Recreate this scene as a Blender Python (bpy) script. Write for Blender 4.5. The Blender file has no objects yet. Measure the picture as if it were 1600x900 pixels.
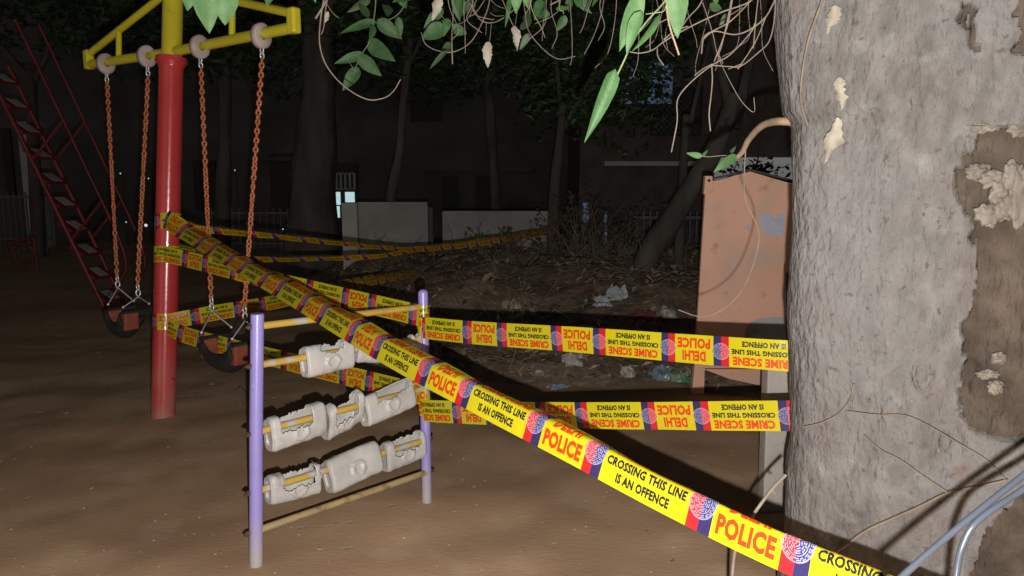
import bpy, bmesh, math, random
from mathutils import Vector, Matrix, noise
random.seed(7)
R = math.radians
scene = bpy.context.scene
COL = scene.collection

# ------------------------------------------------------------------ camera
FPX, CX, CY, PITCH, HCAM = 1155.0, 800.0, 450.0, R(8.37), 1.30
cam = bpy.data.cameras.new('camera')
cam.sensor_width = 36.0
cam.lens = FPX / 1600 * 36
cam.clip_start, cam.clip_end = 0.02, 400
camo = bpy.data.objects.new('camera', cam)
COL.objects.link(camo)
camo.location = (0, 0, HCAM)
camo.rotation_euler = (math.pi / 2 - PITCH, 0, 0)
scene.camera = camo

# ------------------------------------------------------------------ night sky, faint moon, the phone's flash
world = bpy.data.worlds.new('World')
scene.world = world
world.use_nodes = True
nt = world.node_tree
nt.nodes.clear()
sky = nt.nodes.new('ShaderNodeTexSky')
sky.sky_type = 'NISHITA'
sky.sun_disc = False
sky.sun_elevation = R(4)
sky.sun_rotation = R(200)
hsv = nt.nodes.new('ShaderNodeHueSaturation')
hsv.inputs['Saturation'].default_value = 0.35
bg = nt.nodes.new('ShaderNodeBackground')
bg.inputs['Strength'].default_value = 0.016
wo = nt.nodes.new('ShaderNodeOutputWorld')
nt.links.new(sky.outputs[0], hsv.inputs['Color'])
nt.links.new(hsv.outputs[0], bg.inputs['Color'])
nt.links.new(bg.outputs[0], wo.inputs['Surface'])
sun = bpy.data.lights.new('moon', 'SUN')
sun.energy, sun.angle, sun.color = 0.012, R(10), (0.85, 0.92, 1.0)
suno = bpy.data.objects.new('moon', sun)
COL.objects.link(suno)
suno.rotation_euler = (R(50), 0, R(20))
fl = bpy.data.lights.new('camera_flash', 'POINT')
fl.energy, fl.shadow_soft_size, fl.color = 330, 0.006, (1.0, 0.965, 0.92)
flo = bpy.data.objects.new('camera_flash', fl)
COL.objects.link(flo)
flo.location = (0.022, 0.0, HCAM - 0.085)
vs = scene.view_settings
vs.view_transform, vs.look, vs.exposure, vs.gamma = 'Standard', 'None', 0.0, 1.0
vs.use_curve_mapping = False

# ------------------------------------------------------------------ helpers
CP, SP = math.cos(PITCH), math.sin(PITCH)
def ray(px, py):
    a, b = (px - CX) / FPX, (CY - py) / FPX
    return Vector((a, CP + b * SP, -SP + b * CP))
def P(px, py, d):                      # point seen at a pixel, d metres deep
    return Vector((0, 0, HCAM)) + ray(px, py) * d
def G(px, py, z=0.0):                  # point seen at a pixel on the height z
    r = ray(px, py)
    return Vector((0, 0, HCAM)) + r * ((z - HCAM) / r.z)
def depth_of(p):
    q = p - Vector((0, 0, HCAM))
    return q.y * CP - q.z * SP
def proj(p):
    q = p - Vector((0, 0, HCAM))
    d = q.y * CP - q.z * SP
    if d < 0.05: return (-999, -999)
    return (CX + FPX * q.x / d, CY - FPX * (q.y * SP + q.z * CP) / d)
def on_y(px, py, Y):
    r = ray(px, py)
    return Vector((0, 0, HCAM)) + r * (Y / r.y)

WLOC = {}
def tag(o, label=None, cat=None, group=None, kind=None):
    if label: o['label'] = label
    if cat: o['category'] = cat
    if group: o['group'] = group
    if kind: o['kind'] = kind
    return o
def thing(name, label, cat, loc=(0, 0, 0), group=None):
    o = bpy.data.objects.new(name, None)
    COL.objects.link(o)
    o.empty_display_size = 0.1
    o.location = loc
    WLOC[o.name] = Vector(loc)
    return tag(o, label, cat, group)

class MB:
    def __init__(s): s.v, s.f, s.m, s.sm = [], [], [], []
    def add(s, vs_, fs, mi=0, smooth=False):
        b = len(s.v)
        s.v += [Vector(p) for p in vs_]
        s.f += [[i + b for i in f] for f in fs]
        s.m += [mi] * len(fs)
        s.sm += [smooth] * len(fs)
    def box(s, c, size, rot=None, mi=0):
        c = Vector(c); h = [x / 2 for x in size]
        pts = [Vector((x * h[0], y * h[1], z * h[2])) for x in (-1, 1) for y in (-1, 1) for z in (-1, 1)]
        if rot is not None: pts = [rot @ p for p in pts]
        s.add([c + p for p in pts], [(0, 1, 3, 2), (4, 6, 7, 5), (0, 4, 5, 1), (2, 3, 7, 6), (0, 2, 6, 4), (1, 5, 7, 3)], mi)
    def tube(s, pts, r, n=10, mi=0, cap=True, smooth=True):
        pts = [Vector(p) for p in pts]
        rr = r if isinstance(r, (list, tuple)) else [r] * len(pts)
        if len(rr) != len(pts):
            rr = [rr[0] + (rr[-1] - rr[0]) * i / (len(pts) - 1) for i in range(len(pts))]
        vs_, fs = [], []
        up = None
        for i, p in enumerate(pts):
            t = (pts[min(i + 1, len(pts) - 1)] - pts[max(i - 1, 0)]).normalized()
            if up is None:
                up = Vector((0, 0, 1)) if abs(t.z) < 0.9 else Vector((1, 0, 0))
            up = (up - t * up.dot(t)).normalized()
            w = t.cross(up)
            for k in range(n):
                a = 2 * math.pi * k / n
                vs_.append(p + (up * math.cos(a) + w * math.sin(a)) * rr[i])
        for i in range(len(pts) - 1):
            for k in range(n):
                k2 = (k + 1) % n
                fs.append((i * n + k, i * n + k2, (i + 1) * n + k2, (i + 1) * n + k))
        s.add(vs_, fs, mi, smooth)
        if cap:
            b = len(pts) - 1
            s.add(vs_[:n], [tuple(range(n))], mi)
            s.add(vs_[b * n:], [tuple(reversed(range(n)))], mi)
    def ring(s, c, ax, Rr, r, n=16, m=8, mi=0, sx=1.0, up=None):
        ax = Vector(ax).normalized()
        u = Vector(up) if up is not None else ax.orthogonal()
        u = (u - ax * u.dot(ax)).normalized(); w = ax.cross(u)
        vs_, fs = [], []
        for i in range(n):
            a = 2 * math.pi * i / n
            d = u * math.cos(a) * sx + w * math.sin(a)
            dn = (u * math.cos(a) + w * math.sin(a))
            for k in range(m):
                b = 2 * math.pi * k / m
                vs_.append(Vector(c) + d * Rr + dn * r * math.cos(b) + ax * r * math.sin(b))
        for i in range(n):
            for k in range(m):
                i2, k2 = (i + 1) % n, (k + 1) % m
                fs.append((i * m + k, i2 * m + k, i2 * m + k2, i * m + k2))
        s.add(vs_, fs, mi, True)
    def blob(s, c, rad, seed=0, amp=0.25, nu=12, nv=8, mi=0, fr=1.5):
        c = Vector(c); rad = Vector(rad) if not isinstance(rad, (int, float)) else Vector((rad, rad, rad))
        vs_, fs = [], []
        for j in range(nv + 1):
            th = math.pi * j / nv
            for i in range(nu):
                ph = 2 * math.pi * i / nu
                d = Vector((math.sin(th) * math.cos(ph), math.sin(th) * math.sin(ph), math.cos(th)))
                k = 1 + amp * noise.noise(d * fr + Vector((seed * 3.1, seed * 1.7, seed)))
                vs_.append(c + Vector((d.x * rad.x, d.y * rad.y, d.z * rad.z)) * k)
        for j in range(nv):
            for i in range(nu):
                i2 = (i + 1) % nu
                fs.append((j * nu + i, (j + 1) * nu + i, (j + 1) * nu + i2, j * nu + i2))
        s.add(vs_, fs, mi, True)
    def build(s, name, mats, parent=None, kind=None, loc=None):
        base = WLOC[parent.name] if parent is not None else (Vector(loc) if loc is not None else Vector((0, 0, 0)))
        me = bpy.data.meshes.new(name)
        me.from_pydata([tuple(p - base) for p in s.v], [], s.f)
        for m_ in (mats if isinstance(mats, (list, tuple)) else [mats]):
            me.materials.append(m_)
        me.polygons.foreach_set('material_index', s.m)
        me.polygons.foreach_set('use_smooth', s.sm)
        me.update()
        o = bpy.data.objects.new(name, me)
        COL.objects.link(o)
        if parent is not None: o.parent = parent
        elif loc is not None: o.location = loc
        WLOC[o.name] = base.copy()
        if kind: o['kind'] = kind
        return o

def smooth_path(pts, n=6):             # Catmull-Rom
    pts = [Vector(p) for p in pts]
    q = [pts[0] * 2 - pts[1]] + pts + [pts[-1] * 2 - pts[-2]]
    out = []
    for i in range(1, len(q) - 2):
        for k in range(n):
            t = k / n
            a, b, c, d = q[i - 1], q[i], q[i + 1], q[i + 2]
            out.append(0.5 * ((2 * b) + (c - a) * t + (2 * a - 5 * b + 4 * c - d) * t * t + (3 * b - a - 3 * c + d) * t ** 3))
    out.append(pts[-1])
    return out

# ------------------------------------------------------------------ materials
def mat(name, c1, c2=None, rough=0.6, scale=8.0, detail=6.0, bump=0.0, bscale=None, spec=0.5, metal=0.0,
        stretch=(1, 1, 1), pos=(0.35, 0.65), trans=0.0, coat=0.0):
    m = bpy.data.materials.new(name)
    m.use_nodes = True
    n, l = m.node_tree.nodes, m.node_tree.links
    b = n['Principled BSDF']
    b.inputs['Roughness'].default_value = rough
    b.inputs['Specular IOR Level'].default_value = spec
    b.inputs['Metallic'].default_value = metal
    b.inputs['Coat Weight'].default_value = coat
    if trans:
        b.inputs['Subsurface Weight'].default_value = trans
        b.inputs['Subsurface Radius'].default_value = (0.02, 0.02, 0.01)
    if c2 is None:
        c2 = tuple(x * 0.75 for x in c1)
    tc = n.new('ShaderNodeTexCoord')
    mp = n.new('ShaderNodeMapping')
    mp.inputs['Scale'].default_value = stretch
    l.new(tc.outputs['Object'], mp.inputs['Vector'])
    t = n.new('ShaderNodeTexNoise')
    t.inputs['Scale'].default_value = scale
    t.inputs['Detail'].default_value = detail
    l.new(mp.outputs[0], t.inputs['Vector'])
    r = n.new('ShaderNodeValToRGB')
    r.color_ramp.elements[0].position, r.color_ramp.elements[1].position = pos
    r.color_ramp.elements[0].color = (*c2, 1)
    r.color_ramp.elements[1].color = (*c1, 1)
    l.new(t.outputs['Fac'], r.inputs['Fac'])
    l.new(r.outputs[0], b.inputs['Base Color'])
    m['ramp'] = r.name
    if bump:
        t2 = n.new('ShaderNodeTexNoise')
        t2.inputs['Scale'].default_value = bscale or scale * 3
        t2.inputs['Detail'].default_value = 8
        l.new(mp.outputs[0], t2.inputs['Vector'])
        bp = n.new('ShaderNodeBump')
        bp.inputs['Strength'].default_value = bump
        bp.inputs['Distance'].default_value = 0.02
        l.new(t2.outputs['Fac'], bp.inputs['Height'])
        l.new(bp.outputs[0], b.inputs['Normal'])
    return m
def overlay(m, col, scale, lo, hi, zlo=None, zhi=None, detail=8):
    """a second layer (dust, chips): noise mask, optionally only near the ground (object z)."""
    n, l = m.node_tree.nodes, m.node_tree.links
    b = n['Principled BSDF']
    src = b.inputs['Base Color'].links[0].from_socket
    tc = n.new('ShaderNodeTexCoord')
    t = n.new('ShaderNodeTexNoise')
    t.inputs['Scale'].default_value, t.inputs['Detail'].default_value = scale, detail
    l.new(tc.outputs['Object'], t.inputs['Vector'])
    mr = n.new('ShaderNodeMapRange')
    mr.inputs['From Min'].default_value, mr.inputs['From Max'].default_value = lo, hi
    l.new(t.outputs['Fac'], mr.inputs['Value'])
    fac = mr.outputs[0]
    if zlo is not None:
        sp = n.new('ShaderNodeSeparateXYZ')
        l.new(tc.outputs['Object'], sp.inputs[0])
        mz = n.new('ShaderNodeMapRange')
        mz.inputs['From Min'].default_value, mz.inputs['From Max'].default_value = zhi, zlo
        l.new(sp.outputs['Z'], mz.inputs['Value'])
        mu = n.new('ShaderNodeMath'); mu.operation = 'MULTIPLY'
        l.new(fac, mu.inputs[0]); l.new(mz.outputs[0], mu.inputs[1])
        fac = mu.outputs[0]
    mx = n.new('ShaderNodeMix'); mx.data_type = 'RGBA'
    l.new(fac, mx.inputs['Factor'])
    l.new(src, mx.inputs['A'])
    mx.inputs['B'].default_value = (*col, 1)
    l.new(mx.outputs['Result'], b.inputs['Base Color'])
    return m
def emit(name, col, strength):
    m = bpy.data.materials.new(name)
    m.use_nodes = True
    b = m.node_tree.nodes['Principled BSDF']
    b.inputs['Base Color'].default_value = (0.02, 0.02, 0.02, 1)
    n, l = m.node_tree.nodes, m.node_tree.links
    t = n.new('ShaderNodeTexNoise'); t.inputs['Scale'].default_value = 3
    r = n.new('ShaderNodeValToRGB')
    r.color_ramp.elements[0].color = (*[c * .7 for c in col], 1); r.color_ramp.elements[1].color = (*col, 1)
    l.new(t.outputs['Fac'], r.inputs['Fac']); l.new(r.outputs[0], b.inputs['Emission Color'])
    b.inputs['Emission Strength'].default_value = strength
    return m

M = {}
M['dirt'] = overlay(overlay(mat('dirt', (.50, .325, .195), (.38, .242, .146), .95, .9, 9, .10, 45, .1, stretch=(.7, 1.5, 1)),
                    (.56, .41, .27), 4, .52, .85), (.29, .178, .108), 1.25, .46, .80)
M['pebble'] = mat('pebble', (.40, .31, .22), (.28, .2, .14), .9, 30)
M['heap'] = overlay(mat('heap_soil', (.28, .205, .145), (.14, .102, .074), 1, 5, 9, 1.0, 14, .1), (.32, .25, .18), 18, .58, .7)
M['red'] = overlay(overlay(mat('red_paint', (.52, .05, .05), (.45, .038, .04), .22, 3, 4, .03, 30, .5, coat=.2),
                   (.38, .20, .16), 9, .25, .75, 0.0, 0.42), (.16, .03, .03), 40, .68, .74)
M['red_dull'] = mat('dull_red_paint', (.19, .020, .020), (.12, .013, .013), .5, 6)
M['yellow'] = overlay(mat('yellow_paint', (.66, .58, .035), (.58, .50, .03), .3, 4, 4, .03, 40), (.22, .12, .04), 9, .62, .78)
M['rung'] = overlay(mat('rung_paint', (.55, .36, .06), (.46, .30, .07), .45, 9, 5, .06, 60), (.42, .40, .38), 13, .52, .60)
M['rung_worn'] = overlay(mat('worn_rung_paint', (.40, .30, .12), (.30, .23, .13), .6, 9, 5, .06, 60), (.20, .12, .07), 18, .52, .64)
M['purple'] = overlay(overlay(mat('purple_paint', (.30, .255, .60), (.26, .22, .54), .33, 4, 5, .03, 40), (.40, .35, .36), 7, .1, .45, 0.03, 0.20),
                      (.40, .34, .42), 30, .66, .74)
M['bolt'] = mat('rusty_bolt', (.12, .06, .035), (.06, .03, .02), .7, 60)
M['plastic'] = overlay(mat('dirty_white_plastic', (.50, .49, .475), (.42, .405, .39), .42, 7, 8, .2, 9, .4, trans=.15), (.20, .14, .10), 11, .58, .80)
M['nylon'] = mat('nylon', (.52, .43, .42), (.40, .31, .30), .5, 12, trans=.1)
M['chain'] = overlay(mat('orange_coated_chain', (.52, .17, .07), (.40, .11, .04), .45, 30), (.22, .10, .06), 45, .6, .7)
M['steel'] = mat('bright_steel', (.70, .70, .72), (.6, .6, .62), .25, 40, metal=.35)
M['rubber'] = mat('black_rubber', (.014, .0135, .013), (.009, .009, .009), .8, 12)
M['orange_block'] = mat('orange_block', (.27, .065, .03), (.19, .045, .022), .65, 18)
M['tyellow'] = mat('tape_yellow', (.46, .40, .010), (.43, .37, .009), .2, 3, 3, .22, 11, .45)
M['tred'] = mat('tape_red', (.42, .018, .022), (.39, .015, .018), .2, 3, 3, .22, 11, .45)
M['tnavy'] = mat('tape_navy', (.030, .024, .085), (.024, .02, .07), .2, 3, 3, .22, 11, .45)
M['tink'] = mat('tape_black_ink', (.012, .012, .012), (.01, .01, .01), .4, 3)
M['tinkred'] = mat('tape_red_ink', (.50, .042, .008), (.46, .035, .007), .4, 3)
M['tpink'] = mat('tape_pink_print', (.56, .20, .24), (.52, .14, .18), .35, 3)
M['tblue'] = mat('tape_pale_blue_print', (.24, .24, .38), (.18, .18, .32), .35, 3)
M['leaf'] = mat('green_leaf', (.036, .092, .026), (.024, .066, .018), .62, 30, 4, .15, 60, .4, trans=.1)
M['leafpale'] = mat('pale_leaf_underside', (.066, .132, .048), (.046, .102, .034), .62, 30, 4, .15, 60, .3, trans=.1)
M['leafdark'] = mat('dark_leaf', (.038, .072, .024), (.022, .046, .016), .6, 20)
M['dry'] = mat('dry_leaf', (.30, .275, .22), (.19, .165, .125), .8, 25, 6, .2, 50)
M['twig'] = mat('dry_twig', (.17, .135, .105), (.115, .09, .068), .8, 40)
M['stem'] = mat('green_stem', (.15, .19, .08), (.11, .14, .06), .6, 40)
M['branch'] = mat('peeled_branch', (.26, .175, .11), (.18, .12, .075), .75, 14, 6, .2, 40)
M['lump'] = mat('pale_resin', (.165, .142, .115), (.10, .083, .068), .8, 16, 6, .3, 40)
M['cable'] = mat('pale_blue_cable', (.040, .046, .060), (.034, .039, .05), .28, 20, spec=.5)
M['orange_metal'] = overlay(overlay(mat('orange_painted_metal', (.82, .47, .33), (.75, .41, .28), .55, 2.2, 8, .05, 30),
                    (.58, .42, .33), 3.1, .48, .72), (.45, .24, .15), 14, .60, .82)
M['sticker'] = mat('pale_blue_paper', (.52, .55, .66), (.44, .46, .55), .7, 12)
M['grey_metal'] = overlay(mat('grey_metal', (.50, .50, .49), (.42, .42, .41), .5, 4, 6), (.2, .15, .11), 9, .6, .8)
M['post_grey'] = overlay(mat('weathered_post', (.40, .36, .32), (.31, .275, .245), .8, 6, 8, .2, 30), (.13, .1, .08), 12, .6, .75)
M['concrete'] = overlay(mat('concrete', (.36, .35, .33), (.27, .26, .25), .9, 2, 9, .2, 20), (.17, .165, .16), 1.3, .5, .75)
M['concrete_light'] = mat('pale_render', (.46, .46, .43), (.36, .36, .34), .9, 3, 8, .1, 20)
M['building'] = overlay(mat('stained_plaster', (.095, .092, .089), (.06, .058, .056), .9, 1.1, 8, .2, 8), (.045, .044, .042), .8, .5, .7)
M['darkopen'] = mat('dark_opening', (.02, .02, .02), (.012, .012, .012), .7, 4)
M['brickwall'] = mat('soot_brick', (.12, .10, .09), (.07, .058, .052), .9, 3, 8, .6, 18)
M['barkfar'] = mat('far_bark', (.11, .094, .082), (.055, .047, .04), .95, 5, 8, .8, 14, stretch=(1, 1, .3))
M['iron'] = mat('dark_iron', (.06, .055, .05), (.035, .03, .03), .6, 20)
M['wire'] = mat('galvanised_wire', (.11, .115, .12), (.08, .085, .09), .5, 20)
M['bag'] = mat('white_plastic_bag', (.48, .50, .53), (.36, .38, .41), .35, 10, 6, .3, 30)
M['paper'] = mat('paper_scrap', (.45, .43, .40), (.33, .30, .27), .8, 16)
M['redcloth'] = mat('dark_red_cloth', (.16, .03, .035), (.10, .02, .024), .9, 14)
M['greenwrap'] = mat('green_wrapper', (.05, .22, .11), (.25, .28, .22), .4, 12)
M['bluewrap'] = mat('clear_blue_wrapper', (.26, .33, .38), (.15, .20, .24), .3, 14)
M['litter'] = mat('leaf_litter', (.40, .275, .175), (.18, .122, .08), .95, 2.7, 10, pos=(.4, .6))
M['deadtwig'] = mat('dead_twigs', (.24, .195, .15), (.12, .1, .075), .95, 6)
M['yellowleaf'] = mat('fallen_yellow_leaf', (.34, .26, .05), (.24, .18, .04), .7, 20)
M['window'] = emit('lit_window', (.55, .80, .84), .95)
M['blueglow'] = emit('dim_blue_glow', (.16, .24, .38), .28)  # bluish light on the house wall put in as emission; slits share it
M['lampglow'] = emit('distant_lamp', (.75, .8, 1.0), 1.0)
M['wallglow'] = emit('glowing_pale_wall', (.55, .57, .55), .26)  # pale wall made to glow in place of light falling on it

# ------------------------------------------------------------------ ground
def axis(lo, hi, dense_lo, dense_hi, step, growth=1.35):
    a = []
    x = dense_lo
    while x < dense_hi: a.append(x); x += step
    s_ = step
    while x < hi: a.append(x); s_ *= growth; x += s_
    a.append(hi)
    x, s_ = dense_lo, step
    pre = []
    while x > lo: s_ *= growth; x -= s_; pre.append(max(x, lo))
    return sorted(set(pre)) + a
def ground_h(x, y):
    p = Vector((x, y, 0))
    return 0.026 * noise.noise(p * .9) + 0.017 * noise.noise(p * 2.7 + Vector((4, 1, 0))) + 0.006 * noise.noise(p * 6.3) + 0.003 * noise.noise(p * 14)
def heap_h(x, y):
    f = 4.55 - 0.16 * max(0, x) + .15 * noise.noise(Vector((x * 1.3, 3, 0)))
    if x < -0.7: f += (-0.7 - x) * 2.4
    k = max(0.0, min(1.0, (y - f) / 2.6))
    s_ = k * k * (3 - 2 * k)
    lump = noise.fractal(Vector((x * 1.4, y * 1.4, 2)), 1.0, 2.0, 5)
    edge = max(0, min(1, (y - f) / .25))
    back = max(0.0, min(1.0, (11.5 - y) / 3))
    right = max(0.0, min(1.0, (4.6 - x) / 1.5))
    return (s_ * 0.42 + edge * (0.05 + 0.09 * lump)) * right * (.35 + .65 * back) - 0.03 + edge * .03
gx, gy = axis(-60, 60, -3.2, 2.6, .06), axis(-6, 90, 1.5, 6.5, .06)
vs_, fs = [], []
for y in gy:
    for x in gx:
        vs_.append((x, y, ground_h(x, y) if -8 < x < 8 and y < 14 else 0))
nx = len(gx)
for j in range(len(gy) - 1):
    for i in range(nx - 1):
        fs.append((j * nx + i, j * nx + i + 1, (j + 1) * nx + i + 1, (j + 1) * nx + i))
mb = MB(); mb.add(vs_, fs, 0, True)
tag(mb.build('ground', M['dirt']), kind='structure')
# rubbish heap
mb = MB(); vs_, fs = [], []
hx = [-2.6 + i * .07 for i in range(105)]; hy = [4.0 + j * .07 for j in range(100)]
for y in hy:
    for x in hx:
        vs_.append((x, y, heap_h(x, y)))
nx = len(hx)
for j in range(len(hy) - 1):
    for i in range(nx - 1):
        fs.append((j * nx + i, j * nx + i + 1, (j + 1) * nx + i + 1, (j + 1) * nx + i))
mb.add(vs_, fs, 0, True)
tag(mb.build('earth_mound', M['heap']), kind='structure')
# pebbles and crumbs lying on the dirt
mb = MB(); rnd = random.Random(3)
for i in range(600):
    y = 2.0 + 3.6 * rnd.random() ** 1.3; x = rnd.uniform(-.8, .62) * (y + .4)
    r_ = rnd.choice((.002, .003, .003, .004, .006))
    z = ground_h(x, y)
    c = Vector((x, y, z + r_ * .4))
    mb.add([c + Vector((r_ * rnd.uniform(.7, 1.4), 0, 0)), c + Vector((0, r_, 0)), c - Vector((r_, 0, 0)), c - Vector((0, r_ * rnd.uniform(.7, 1.3), 0)), c + Vector((0, 0, r_ * .8))],
           [(0, 1, 4), (1, 2, 4), (2, 3, 4), (3, 0, 4)], rnd.choice((0, 0, 1)))
tag(mb.build('pebbles', [M['dirt'], M['pebble']]), 'small pale pebbles and crumbs scattered over the brown dirt', 'pebbles', kind='stuff')
mb = MB()
for i in range(230):
    y = 2.1 + 4.5 * rnd.random() ** 1.2; x = rnd.uniform(-.8, .62) * (y + .4)
    c = Vector((x, y, ground_h(x, y) + .003)); l_ = rnd.uniform(.006, .02); a = rnd.uniform(0, 6.28)
    u = Vector((math.cos(a), math.sin(a), .1)) * l_; w = Vector((-math.sin(a), math.cos(a), .25)) * l_ * .4
    mb.add([c - u, c - w, c + u, c + w, c + Vector((0, 0, l_ * .15))], [(0, 1, 4), (1, 2, 4), (2, 3, 4), (3, 0, 4)], rnd.choice((0, 0, 1)))
tag(mb.build('leaf_crumbs', [M['litter'], M['pebble']]), 'crumbs of dead leaf strewn thinly over the bare dirt', 'leaf litter', kind='stuff')
# leaf litter and dead twigs on the heap
mb = MB()
for i in range(9000):
    x, y = rnd.uniform(-2.3, 4.3), 4.2 + 5.5 * rnd.random() ** 1.4
    if heap_h(x, y) < 0.015: continue
    z = heap_h(x, y) + rnd.uniform(0, .03)
    a, l_ = rnd.uniform(0, 6.28), rnd.uniform(.018, .05)
    u = Vector((math.cos(a), math.sin(a), rnd.uniform(-.7, .7))) * l_
    w = Vector((-math.sin(a), math.cos(a), rnd.uniform(-.6, .6))) * l_ * rnd.uniform(.25, .5)
    c = Vector((x, y, z))
    b_ = Vector((0, 0, l_ * .25))
    mb.add([c - u, c - w + b_ * .6, c + u, c + w + b_ * .6, c], [(0, 1, 4), (1, 2, 4), (2, 3, 4), (3, 0, 4)], rnd.choice((0, 0, 0, 1, 2)))
M['litter2'] = mat('pale_litter', (.5, .39, .27), (.3, .23, .155), .95, 3)
M['litter3'] = mat('dark_litter', (.10, .07, .048), (.05, .036, .026), .95, 3)
tag(mb.build('leaf_litter', [M['litter'], M['litter2'], M['litter3']]), 'brown dead leaves covering the rubbish mound', 'leaf litter', kind='stuff')
mb = MB()
for i in range(900):
    x, y = rnd.uniform(-1.9, 3.2), 4.6 + 4.2 * rnd.random()
    z = heap_h(x, y)
    if z < .03: continue
    k = rnd.random()
    p0 = Vector((x, y, z - .02))
    a = rnd.uniform(0, 6.28); l_ = rnd.uniform(.12, .5)
    el = rnd.uniform(-.05, .35) if k < .8 else rnd.uniform(.5, 1.4)
    d = Vector((math.cos(a) * math.cos(el), math.sin(a) * math.cos(el), math.sin(el)))
    mid = p0 + d * l_ * .5 + Vector((rnd.uniform(-.04, .04), 0, rnd.uniform(0, .06)))
    mb.tube([p0, mid, p0 + d * l_], [.004, .003, .0015], 4, 0, False)
tag(mb.build('dead_twigs', M['deadtwig']), 'tangle of thin dead twigs on the rubbish mound', 'twigs', kind='stuff')

# ------------------------------------------------------------------ swing frame
pole_b = G(255, 652)
DP = depth_of(pole_b)
pole_t = P(268, 97, DP + .02)
axp = (pole_t - pole_b).normalized()
sw = thing('swing_set', 'red and yellow T-shaped swing post wrapped with police tape', 'swing frame', pole_b)
RP = 0.0635
mb = MB()
mb.tube([pole_b - axp * .1, pole_t - axp * .035, pole_t - axp * .03, pole_t], [RP, RP, RP * 1.02, RP * 1.28], 32, 0)
mb.build('pole', M['red'], sw)
mb = MB(); mb.tube([pole_t - axp * .004, pole_t + axp * .018], RP * 1.32, 32); mb.build('collar', M['red'], sw)
mb = MB()
ytop = pole_t + axp * .75
mb.tube([pole_t + axp * .016, ytop], .0535, 32); mb.build('upper_post', M['yellow'], sw)
zb = pole_t.z + .055
eL, eR = G(140, 101, zb), G(458, 43, zb)
mid = pole_t + axp * .055
mid.z = zb
# make the beam pass the post
eR = mid + (eR - mid); bd = (eR - eL).normalized()
mb = MB(); mb.tube([eL, eL.lerp(mid, .5), mid, mid.lerp(eR, .5), eR], .0265, 20); mb.build('beam', M['yellow'], sw)
for e, s_, cx, pz in ((eL, -1, 203, 0), (eR, 1, 362, 0)):
    top = mid + axp * .36
    et = e + Vector((0, 0, .062))
    mb = MB(); mb.tube([et, top], .021, 16); mb.build('brace', M['yellow'], sw)
    k = .48
    a_, b_ = mid.lerp(e, .62 if s_ < 0 else .54), None
    b_ = et.lerp(top, 1 - (.62 if s_ < 0 else .54))
    mb = MB(); mb.tube([a_, b_], .0165, 14); mb.build('strut', M['yellow'], sw)
    mb = MB()
    mb.box(e + Vector((0, 0, .03)) + bd * s_ * .006, (.058, .05, .118), Matrix.Rotation(math.atan2(bd.y, bd.x), 3, 'Z'))
    o = mb.build('end_plate', M['yellow'], sw)
    bv = o.modifiers.new('b', 'BEVEL'); bv.width = .014; bv.segments = 3
def on_beam(px):
    best = min((abs(proj(eL.lerp(eR, k / 800))[0] - px), k) for k in range(801))
    return eL.lerp(eR, best[1] / 800)
hang = []
for px in (165, 229, 312, 408):
    c = on_beam(px)
    mb = MB()
    n = 28; prof = []
    for hw, r_ in ((-.02, .048), (-.016, .056), (.016, .056), (.02, .048)):
        prof.append((hw, r_))
    vs_, fs = [], []
    cc = c - Vector((0, 0, .012))
    w_ = Vector((0, 0, 1)); u_ = bd.cross(w_).normalized()
    for hw, r_ in [(-.02, .02)] + prof + [(.02, .02)]:
        for k in range(n):
            a = 2 * math.pi * k / n
            vs_.append(cc + bd * hw + (u_ * math.cos(a) * .92 + w_ * math.sin(a) * 1.08) * r_)
    for i in range(5):
        for k in range(n):
            fs.append((i * n + k, i * n + (k + 1) % n, (i + 1) * n + (k + 1) % n, (i + 1) * n + k))
    mb.add(vs_, fs, 0, True)
    mb.build('nylon_bearing', M['nylon'], sw)
    hang.append(cc - Vector((0, 0, .06)))
for k in (-1, 1):
    pass
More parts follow.
